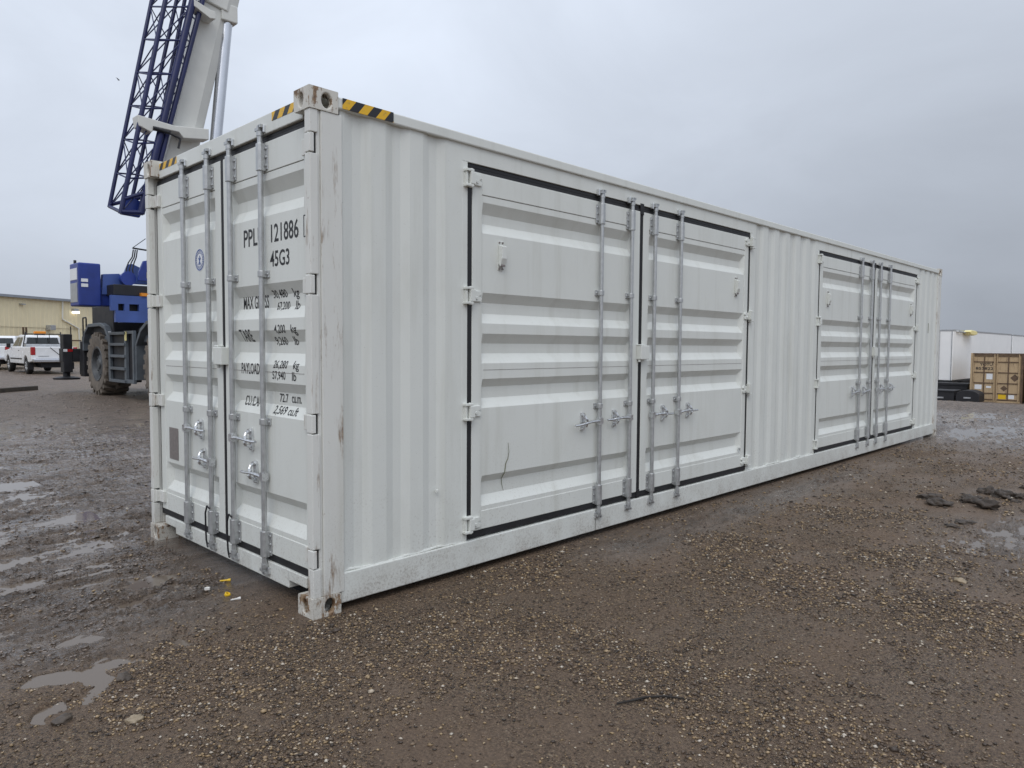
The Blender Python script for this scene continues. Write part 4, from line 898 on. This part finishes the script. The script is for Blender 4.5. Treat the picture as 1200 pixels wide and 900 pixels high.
# ------------------------------------------------------------------ pickup trucks by the shed
def pickup(label, rack):
    T = root('pickup_truck', label, 'pickup', (0, 0, 0), 'white pickups parked by the shed')
    X = lambda: MB((0, 0, 0), (1, 0, 0), (0, 1, 0), (0, 0, 1))
    def archprof(top):
        pts = []
        for yc in (0.0, 3.85):
            pts.append([(yc+0.50*math.cos(a), 0.40+0.50*math.sin(a)) for a in [math.pi*k/8 for k in range(8, -1, -1)]])
        return [(-1.18, 0.62)] + [(-0.50, 0.55)] + pts[0][1:-1] + [(0.50, 0.48)] + [(3.35, 0.48)] + pts[1][1:-1] + [(4.35, 0.52), (4.70, 0.60), (4.74, 0.95), (4.66, 1.12), (3.05, 1.26)] + top
    side = archprof([(2.9, 1.30), (-1.10, 1.34), (-1.20, 1.30), (-1.22, 0.75)])
    X().prism(side, -0.98, 0.98, 'bc').build('body', 'truck_white', T, bevel=0.045, seg=3)
    # cab with inward-leaning sides
    prof = [(0.92, 1.30), (1.05, 1.84), (1.22, 1.93), (2.3, 1.94), (2.5, 1.90), (3.12, 1.28)]
    mb = X(); P = []
    for sg in (-1, 1):
        for y, z in prof: P.append((sg*(0.95-0.20*max(0, (z-1.30))/0.64), y, z))
    n = len(prof); mb.add(P, [(i, (i+1) % n, n+(i+1) % n, n+i) for i in range(n)]+[tuple(range(n)), tuple(range(2*n-1, n-1, -1))])
    cabn = mb.build('cab', 'truck_white', T, bevel=0.04, seg=3)
    X().add([(-0.74, 0.945, 1.40), (0.74, 0.945, 1.40), (0.66, 1.025, 1.80), (-0.66, 1.025, 1.80), (-0.74, 0.925, 1.40), (0.74, 0.925, 1.40), (0.66, 1.005, 1.80), (-0.66, 1.005, 1.80)], [(0, 1, 2, 3), (4, 7, 6, 5), (4, 5, 1, 0), (3, 2, 6, 7), (4, 0, 3, 7), (1, 5, 6, 2)]).build('rear_window', 'glass_dark', cabn)
    for q in (-0.25, 0.25):
        X().add([(q-0.012, 0.922, 1.40), (q+0.012, 0.922, 1.40), (q+0.012, 1.002, 1.80), (q-0.012, 1.002, 1.80)], [(0, 1, 2, 3)]).build('window_bar', 'crane_black', cabn)
    for sg in (-1, 1):
        P = [(sg*(0.952-0.20*(z-1.30)/0.64+0.003), y, z) for y, z in ((1.12, 1.37), (1.22, 1.80), (1.72, 1.81), (1.72, 1.37))]
        P2 = [(sg*(0.952-0.20*(z-1.30)/0.64+0.003), y, z) for y, z in ((1.80, 1.37), (1.80, 1.81), (2.42, 1.81), (2.86, 1.37))]
        X().add(P, [(0, 1, 2, 3)]).build('side_window', 'glass_dark', cabn, fix=False); X().add(P2, [(0, 1, 2, 3)]).build('side_window', 'glass_dark', cabn, fix=False)
        X().box(sg*1.14-0.09, sg*1.14+0.09, 2.72, 2.80, 1.28, 1.50).build('mirror', 'crane_black', T, bevel=0.02)
        X().prism([(-1.232, 0.94), (-1.03, 0.94), (-1.05, 1.33), (-1.225, 1.33)], sg*0.90-0.09, sg*0.90+0.09, 'bc').build('tail_light', 'red_lens', T, bevel=0.02)
        X().box(sg*0.985-0.004, sg*0.985+0.004, 1.25, 1.42, 1.12, 1.16).build('door_handle', 'crane_black', T)
        X().box(sg*0.985-0.006, sg*0.985+0.006, 0.7, 3.2, 0.70, 0.76).build('side_moulding', 'crane_black', T)
        X().box(sg*0.88-0.11, sg*0.88+0.11, -0.62, -0.60, 0.22, 0.62).build('mud_flap', 'crane_black', T)
        for yc in (0.0, 3.85):
            wl = X().lathe([(-0.26, 0.24), (-0.26, 0.36), (-0.22, 0.40), (-0.04, 0.40), (0.0, 0.36), (0.0, 0.25), (-0.04, 0.23)], (sg*0.96, yc, 0.395), (sg, 0, 0), 28).build('wheel', 'tyre_dark', T, smooth=True)
            rm_ = X().lathe([(-0.03, 0.245), (-0.01, 0.22), (-0.06, 0.19), (-0.05, 0.08), (-0.03, 0.0)], (sg*0.96, yc, 0.395), (sg, 0, 0), 24)
            for k in range(6):
                a = 2*math.pi*k/6; rm_.box(0, 0, 0, 0, 0, 0) if False else rm_.tube((sg*0.925, yc+0.06*math.cos(a), 0.395+0.06*math.sin(a)), (sg*0.935, yc+0.21*math.cos(a), 0.395+0.21*math.sin(a)), 0.03, 0.04, 6)
            rm_.build('rim', 'alu', wl, smooth=True)
    tg_ = X().box(-0.80, 0.80, -1.245, -1.20, 0.78, 1.33).build('tailgate', 'truck_white', T, bevel=0.02)
    X().box(0.18, 0.42, -1.262, -1.244, 1.20, 1.26).build('tailgate_handle', 'crane_black', tg_)
    X().box(-0.70, -0.25, -1.252, -1.244, 0.86, 0.90).build('badge', 'alu', tg_)
    X().prism([(-0.20, 1.30), (-0.16, 1.30), (0.36, 0.78), (0.31, 0.78)], 1.246, 1.256, 'ac').build('strap', 'crane_black', tg_) if False else X().tube((-0.20, -1.252, 1.31), (0.36, -1.252, 0.79), 0.016, n=6).build('strap', 'crane_black', tg_)
    X().box(-0.94, 0.94, -1.42, -1.20, 0.58, 0.76).build('rear_bumper', 'chrome', T, bevel=0.04, seg=3)
    X().box(0.22, 0.52, -1.428, -1.415, 0.62, 0.72).build('number_plate', 'crane_black', T)
    X().box(-0.55, 0.55, -1.1, 4.3, 0.32, 0.56).build('underbody', 'crane_black', T)
    X().box(-0.88, 0.88, 0.30, 0.86, 1.33, 1.47).build('tool_chest', 'alu', T, bevel=0.02)
    if rack:
        mb = X()
        for sg in (-1, 1): mb.path([(sg*0.90, 0.80, 1.35), (sg*0.78, 0.84, 1.98), (sg*0.76, 0.84, 2.10)], 0.028, 8)
        mb.path([(-0.80, 0.84, 1.98), (0.80, 0.84, 1.98)], 0.028, 8)
        for q in (-0.26, 0.26): mb.path([(q, 0.84, 1.98), (q, 0.82, 1.42)], 0.016, 6)
        mb.path([(-0.87, 0.81, 1.48), (0.87, 0.81, 1.48)], 0.025, 8)
        mb.build('headache_rack', 'crane_black', T, smooth=True)
        X().box(-0.30, 0.22, 1.25, 1.5, 2.0, 2.13).build('beacon', 'orange_lens', T, bevel=0.03); X().box(-0.26, 0.18, 1.27, 1.48, 1.93, 2.001).build('beacon_base', 'crane_black', T)
    return T
tr = pickup('white pickup with black headache rack and orange roof beacon, parked by the beige shed', True)
rot_root(tr, (7.62, 38.7, 0), 0.0)
tr2 = pickup('white pickup without a roof beacon, parked beside the beacon pickup', False)
rot_root(tr2, (6.70, 46.2, 0), math.radians(-24))

# ------------------------------------------------------------------ beige steel shed
P0 = Vector((9.68, 60.64, 0)); BDIR = Vector((5.64, 3.69, 0)).normalized(); BN = Vector((BDIR.y, -BDIR.x, 0))
SH = root('steel_shed', 'long beige ribbed steel shed behind the parked pickups', 'shed', tuple(P0))
fr = dict(o=tuple(P0), U=tuple(BDIR), V=(0, 0, 1), Nn=tuple(BN))
sl0, sl1 = -34.0, 16.5
def ribwall(u0, u1, z0, z1, nn):
    mb = MB(**fr); pts = []; x = u0
    while x < u1:
        pts += [(x, 0), (x+0.24, 0), (x+0.27, 0.03), (x+0.33, 0.03), (x+0.36, 0)]; x += 0.40
    pts = [(min(a, u1), c) for a, c in pts]; n = len(pts)
    mb.add([(a, z0, c+nn) for a, c in pts]+[(a, z1, c+nn) for a, c in pts], [(i, i+1, n+i+1, n+i) for i in range(n-1)])
    return mb
ribwall(sl0, sl1, 2.72, 5.0, 0.04).build('wall_cladding', 'beige_clad', SH); ribwall(sl0, sl1, -0.05, 2.70, 0.0).build('wall_cladding', 'beige_clad', SH)
MB(**fr).box(sl0, sl1, 0.0, 4.97, -20, -0.05).build('wall_core', 'beige_clad', SH)
MB(**fr).prism([(4.98, 0.25), (5.12, 0.25), (5.55, -10), (5.12, -20.2), (4.98, -20.2)], sl0-0.2, sl1+0.2, 'bc').build('roof', 'roof_metal', SH)
MB(**fr).box(sl0-0.2, sl1+0.2, 4.92, 5.10, 0.251, 0.37).build('gutter', 'roof_metal', SH)
MB(**fr).path([(5.50, 4.94, 0.2), (5.50, 3.45, 0.14), (7.15, 2.75, 0.14), (7.30, 0.0, 0.14)], 0.06, 8).build('downpipe', 'downpipe_white', SH, smooth=True)
lm = MB(**fr).box(6.55, 7.00, 4.05, 4.38, 0.05, 0.35).build('wall_lamp', 'alu', SH, bevel=0.03)
MB(**fr).box(6.52, 7.03, 3.98, 4.16, 0.08, 0.42).build('lamp_lens', 'lamp_lit', lm, bevel=0.03)
MB(**fr).box(1.55, 1.90, 4.42, 4.50, 0.06, 0.3).build('wall_fitting', 'alu', SH)
for q in (1.42, 1.68): MB(**fr).box(q-0.05, q+0.05, 0.0, 2.72, 0.45, 0.55).build('service_pipe', 'brown_frame', SH)
MB(**fr).box(3.95, 4.45, 2.55, 2.95, 0.05, 0.5).build('wall_unit', 'alu', SH, bevel=0.02)
MB(**fr).path([(5.9, 1.75, 0.3), (7.2, 1.75, 0.3)], 0.06, 6).build('pipe_rail', 'brown_frame', SH)
MB(**fr).path([(6.25, 2.9, 0.2), (6.25, 0.0, 0.2)], 0.04, 6).build('service_pipe', 'crane_black', SH)

# ------------------------------------------------------------------ old tan containers and white trailers down the slope
def gz(x, y): return float(height(np.array([float(x)]), np.array([float(y)]))[0])
def old_container(y0, label, marked):
    x0 = 43.0; zb = gz(x0+0.1, y0+1.2)-0.02; wd, hh_, ln = 2.36, 2.60, 6.06
    T = root('freight_container', label, 'container', (x0, y0+wd/2, zb), 'tan freight containers at the bottom of the yard')
    fe = dict(o=(x0, y0+wd, zb), U=(0, -1, 0), V=(0, 0, 1))
    MB(**fe).box(0.03, wd-0.03, 0.06, hh_-0.03, -ln, -0.05).build('body', 'brown_box', T)
    for q in (0, wd-0.10): MB(**fe).box(q, q+0.10, 0.0, hh_, -0.12, 0.02).build('corner_post', 'brown_frame' if q else 'brown_box', T, bevel=0.01)
    MB(**fe).box(0.10, wd-0.10, hh_-0.09, hh_, -0.12, 0.012).build('door_header', 'brown_frame', T); MB(**fe).box(0.10, wd-0.10, 0.0, 0.10, -0.12, 0.012).build('door_sill', 'brown_box', T)
    for k in (0, 1):
        a = 0.12+k*(wd/2-0.10); b_ = a+wd/2-0.16
        d = MB(**fe).box(a, b_, 0.13, hh_-0.12, -0.05, -0.01).build('door', 'brown_box', T)
        for zq in (0.13, 0.46, 1.00, 1.56, 2.12, hh_-0.17): MB(**fe).box(a+0.03, b_-0.03, zq, zq+0.045, -0.01, 0.022).build('door_rib', 'brown_frame', d)
        MB(**fe).box((a+b_)/2-0.025, (a+b_)/2+0.025, 0.18, hh_-0.20, -0.01, 0.021).build('door_rib', 'brown_frame', d)
        for q in (a+0.02, b_-0.05): MB(**fe).tube((q, 0.05, 0.035), (q, hh_-0.05, 0.035), 0.02, n=8).build('locking_bar', 'brown_box', d, smooth=True)
        if marked:
            def lab(u0, u1, z0, z1, mt, nm='label'): MB(**fe).box(u0, u1, z0, z1, -0.009, -0.004).build(nm, mt, d)
            if k == 0:
                lab(a+0.62, a+0.90, 1.22, 1.52, 'sticker'); lab(a+0.10, a+0.42, 0.68, 0.92, 'sticker'); lab(a+0.62, a+0.85, 0.76, 0.86, 'sticker')
                text_part('YOTU', fe, a+0.30, a+0.88, 1.93, 2.08, d, [], n=0.001, bold=0.02); text_part('853822', fe, a+0.12, a+0.92, 1.72, 1.86, d, [], n=0.001, bold=0.02)
            else:
                lab(a+0.10, a+0.44, 0.20, 0.44, 'yellow_plastic'); lab(a+0.54, a+0.80, 0.22, 0.43, 'sticker')
                for uc, zc, s_ in ((a+0.80, 1.32, 0.2), (a+0.34, 0.76, 0.16)):
                    MB(**fe).add([(uc-s_, zc, -0.006), (uc, zc-s_, -0.006), (uc+s_, zc, -0.006), (uc, zc+s_, -0.006)], [(0, 1, 2, 3)]).build('placard', 'brown_frame', d, fix=False)
    return T
old_container(3.70, 'tan freight container with lettering, placards and yellow label on its doors', True)
old_container(1.24, 'plain tan freight container standing beside the lettered tan container', False)
def trailer(x0, y0, label):
    z = gz(x0+6, y0+1.2); T = root('box_trailer', label, 'trailer', (x0, y0, z), 'white box trailers beyond the tan containers')
    X = lambda: MB((x0, y0, z), (1, 0, 0), (0, 1, 0), (0, 0, 1))
    X().box(0, 16.0, 0, 2.55, 1.12, 4.02).build('box', 'trailer_white', T, bevel=0.03)
    X().box(-0.02, 16.02, -0.02, 2.57, 3.96, 4.06).build('roof_rail', 'alu', T, bevel=0.01)
    X().box(-0.02, 16.02, -0.02, 2.57, 1.02, 1.12).build('floor_rail', 'crane_black', T)
    X().box(0.4, 15.6, 0.75, 1.8, 0.72, 1.02).build('chassis', 'crane_black', T)
    for k in range(4): X().box(-0.03, 0.0, 0.05+k*0.63, 0.09+k*0.63, 1.15, 3.95).build('door_post', 'alu', T)
    X().box(-0.06, 0.04, 0.1, 2.45, 0.50, 0.62).build('underride_bar', 'crane_black', T)
    for xc in (1.2, 2.5):
        for yc, sg in ((0.02, -1), (2.53, 1)):
            wl = X().lathe([(-0.50, 0.25), (-0.50, 0.46), (-0.44, 0.52), (-0.06, 0.52), (0.0, 0.46), (0.0, 0.27), (-0.08, 0.25)], (xc, yc, 0.52), (0, sg, 0), 28).build('wheel', 'tyre_dark', T, smooth=True)
            X().lathe([(-0.07, 0.26), (-0.12, 0.22), (-0.10, 0.1), (-0.02, 0.08), (-0.02, 0)], (xc, yc, 0.52), (0, sg, 0), 20).build('rim', 'alu', wl, smooth=True)
    for q in (0.5, 1.9): X().box(13.0, 13.15, q, q+0.15, 0.0, 1.0).build('landing_leg', 'crane_black', T)
    return T
t1 = trailer(45.3, 7.45, 'white box trailer whose rear stands behind the lettered tan container, lamp on roof')
X = lambda: MB((45.3, 7.45, gz(51.3, 8.65)), (1, 0, 0), (0, 1, 0), (0, 0, 1))
X().path([(-0.05, 2.4, 4.02), (-0.06, 0.9, 4.00), (0.6, -0.10, 3.94), (2.2, -0.14, 3.9)], 0.05, 8).build('lamp_arm', 'alu', t1, smooth=True)
X().prism([(1.9, 3.96), (2.2, 3.80), (3.0, 3.74), (3.7, 3.80), (3.9, 3.92), (3.4, 4.04), (2.4, 4.06)], -0.40, -0.02, 'ac').build('lamp', 'lamp_yellow', t1, bevel=0.05)
trailer(62.2, 7.5, 'white box trailer parked in line beyond the trailer with the roof lamp')
# black bins in front of the trailer
def crate(x, y, dx, dy, hh_, label, dome):
    z = gz(x+dx/2, y+dy/2)-0.02; T = root('storage_bin', label, 'bin', (x+dx/2, y+dy/2, z))
    X = lambda: MB((x, y, z), (1, 0, 0), (0, 1, 0), (0, 0, 1))
    if dome:
        prof = [(0.0, 0.0), (0.0, hh_*0.55)] + [(dy/2-dy/2*math.cos(a), hh_*0.55+hh_*0.45*math.sin(a)) for a in (0.4, 0.8, 1.2, 1.57, 1.95, 2.35, 2.75)] + [(dy, hh_*0.55), (dy, 0.0)]
        X().prism(prof, 0, dx, 'bc').build('bin_body', 'crane_black', T, bevel=0.02)
    else:
        X().box(0, dx, 0, dy, 0, hh_*0.86).build('bin_body', 'crane_black', T, bevel=0.03)
        X().box(-0.03, dx+0.03, -0.03, dy+0.03, hh_*0.861, hh_).build('lid', 'crane_black', T, bevel=0.02)
    X().box(-0.035, -0.001, dy*0.35, dy*0.65, hh_*0.30, hh_*0.42).build('hasp', 'alu', T)
crate(41.2, 6.38, 1.3, 1.35, 0.62, 'low black bin with flat lid in front of the tan containers', False)
crate(41.2, 5.25, 1.2, 1.05, 0.62, 'low black bin with rounded top in front of the tan containers', True)
crate(43.9, 6.35, 1.0, 1.6, 1.0, 'black box standing at the white trailer rear beside the tan containers', False)

# ------------------------------------------------------------------ small things in the yard
TB = MB((0, 0, 0), (1, 0, 0), (0, 1, 0), (0, 0, 1))
d_ = Vector((3.85-1.2, 23.95-21.9, 0)).normalized()
tb = MB((1.2, 21.9, gz(2.5, 22.9)-0.02), tuple(d_), (0, 0, 1)).box(0, 3.35, 0, 0.16, -0.12, 0.12).build('timber_beam', 'timber', bevel=0.01)
tag(tb, 'dark weathered timber beam lying on the mud', 'beam')
def on(x, y, dz=0): return (x, y, gz(x, y)+dz)
def seal(x, y, rz, ln, mat, label):
    c = Vector(on(x, y)); d = Vector((math.cos(rz), math.sin(rz), 0)); c.z += 0.005
    o = MB().frame((0, 0, 0), (1, 0, 0), (0, 1, 0), (0, 0, 1)).tube(c, c+d*ln*0.72, 0.0045, 0.006, 8).tube(c+d*ln*0.70, c+d*ln, 0.0075, 0.010, 10).build('bolt_seal', mat, smooth=True)
    tag(o, label, 'seal', 'broken container seals on the ground')
seal(-0.085, 1.0, math.radians(-28), 0.064, 'yellow_plastic', 'long yellow plastic bolt seal lying on the mud before the end doors')
seal(-0.19, 0.61, math.radians(-10), 0.055, 'white_plastic', 'long white plastic bolt seal lying on the mud before the end doors')
c = Vector(on(-0.165, 0.71)); c.z += 0.006
tag(MB().frame((0, 0, 0), (1, 0, 0), (0, 1, 0), (0, 0, 1)).lathe([(-0.007, 0.009), (-0.007, 0.017), (0.006, 0.018), (0.009, 0.013), (0.003, 0.009), (-0.007, 0.009)], c, (0.3, -0.5, 1), 16).build('seal_ring', 'yellow_plastic', smooth=True), 'round yellow plastic seal cap lying on the mud', 'seal', 'broken container seals on the ground')
c = Vector(on(-0.215, 0.88)); c.z += 0.008
tag(MB(tuple(c), (0.8, -0.6, 0), (0.6, 0.8, 0)).prism([(-0.016, -0.009), (0.015, -0.010), (0.017, 0.004), (0.004, 0.011), (-0.008, 0.008)], -0.008, 0.009).build('plastic_scrap', 'white_plastic', bevel=0.002), 'small broken white plastic scrap on the mud', 'scrap')
tw = [on(0.42, -1.74, 0.008), on(0.50, -1.78, 0.012), on(0.56, -1.79, 0.007), on(0.62, -1.85, 0.010), on(0.66, -1.92, 0.006)]
tag(MB().frame((0, 0, 0), (1, 0, 0), (0, 1, 0), (0, 0, 1)).path(tw, [0.004, 0.006, 0.005, 0.005, 0.003], 6).build('twig', 'twig', smooth=True), 'thin black crooked twig lying on the gravel', 'twig')
def rock(name, x, y, s, mat, label, cat, group=None, flat=0.6, sub=3, rough=0.25):
    bm = bmesh.new(); bmesh.ops.create_icosphere(bm, subdivisions=sub, radius=1.0); sd_ = random.random()*100
    from mathutils import noise as mn
    for v in bm.verts:
        k = 1+rough*mn.noise(v.co*1.6+Vector((sd_, 0, 0)))*1.6 + rough*0.5*mn.noise(v.co*5+Vector((0, sd_, 0)))
        v.co = Vector((v.co.x*s[0]*k, v.co.y*s[1]*k, v.co.z*s[2]*k))
    me_ = bpy.data.meshes.new(name); bm.to_mesh(me_); bm.free(); me_.materials.append(MAT[mat])
    me_.polygons.foreach_set('use_smooth', [True]*len(me_.polygons))
    o = bpy.data.objects.new(name, me_); COL.objects.link(o); o.location = (x, y, gz(x, y)+s[2]*0.35); o.rotation_euler = (0, 0, random.random()*6)
    tag(o, label, cat, group); return o
for k in range(34):                                                  # low ridge of dark churned clods
    q = k/33; x = 5.85+1.75*q+random.uniform(-.2, .2); y = -1.58-0.66*q+random.gauss(0, .12)
    s_ = 0.012*(0.062/0.012)**random.random()*(1 if k % 5 else 1.3)
    rock('mud_clod', x, y, (s_*random.uniform(1.0, 1.9), s_*random.uniform(0.9, 1.4), s_*random.uniform(0.5, 0.9)), 'clod', 'dark wet mud clod in the low ridge of clods on the gravel', 'clod', 'ridge of mud clods', rough=0.55)
for k in range(7):
    rock('mud_clod', 5.12+random.uniform(-.2, .2), -1.97+random.uniform(-.06, .06), (random.uniform(.03, .065), 0.035, 0.012), 'clod', 'flat dark mud clod beside the wet patch on the gravel', 'clod', 'flat clods by the wet patch', rough=0.4)
for (x, y, s_, lb, mt) in ((-1.27, -0.24, 0.030, 'brown rounded stone at the edge of the muddy puddles', 'stone'), (-0.97, -0.02, 0.030, 'dark angular stone beside the small puddle', 'stone'),
        (3.35, -2.35, 0.032, 'pale tan stone larger than the gravel around it', 'stone_tan'), (-1.06, -0.44, 0.026, 'tan pebble larger than its neighbours near the puddles', 'stone_tan')):
    rock('stone', x, y, (s_*1.3, s_, s_*0.6), mt, lb, 'stone', rough=0.3)
# a bird over the yard
bc = CAM + (r2*(139-600)/FPX + u2*(450-94)/FPX + f)*60.0
B_ = root('bird', 'small dark bird flying beside the raised crane jib', 'bird', tuple(bc))
X = lambda: MB(tuple(bc), tuple(r2), (0, 0, 1))
X().lathe([(-0.13, 0.002), (-0.08, 0.018), (0.0, 0.028), (0.07, 0.022), (0.10, 0.014), (0.12, 0.002)], (0, 0, 0), (0.7, -0.35, 0.3), 10).build('body', 'bird', B_, smooth=True)
for sg in (-1, 1):
    X().add([(0.03, 0.0, 0.0), (-0.05, 0.0, 0.0), (-0.05-0.02, 0.10, sg*0.12), (-0.14, 0.16, sg*0.22), (0.02, 0.11, sg*0.13)], [(0, 1, 2, 4), (4, 2, 3)]).build('wing', 'bird', B_, fix=False)
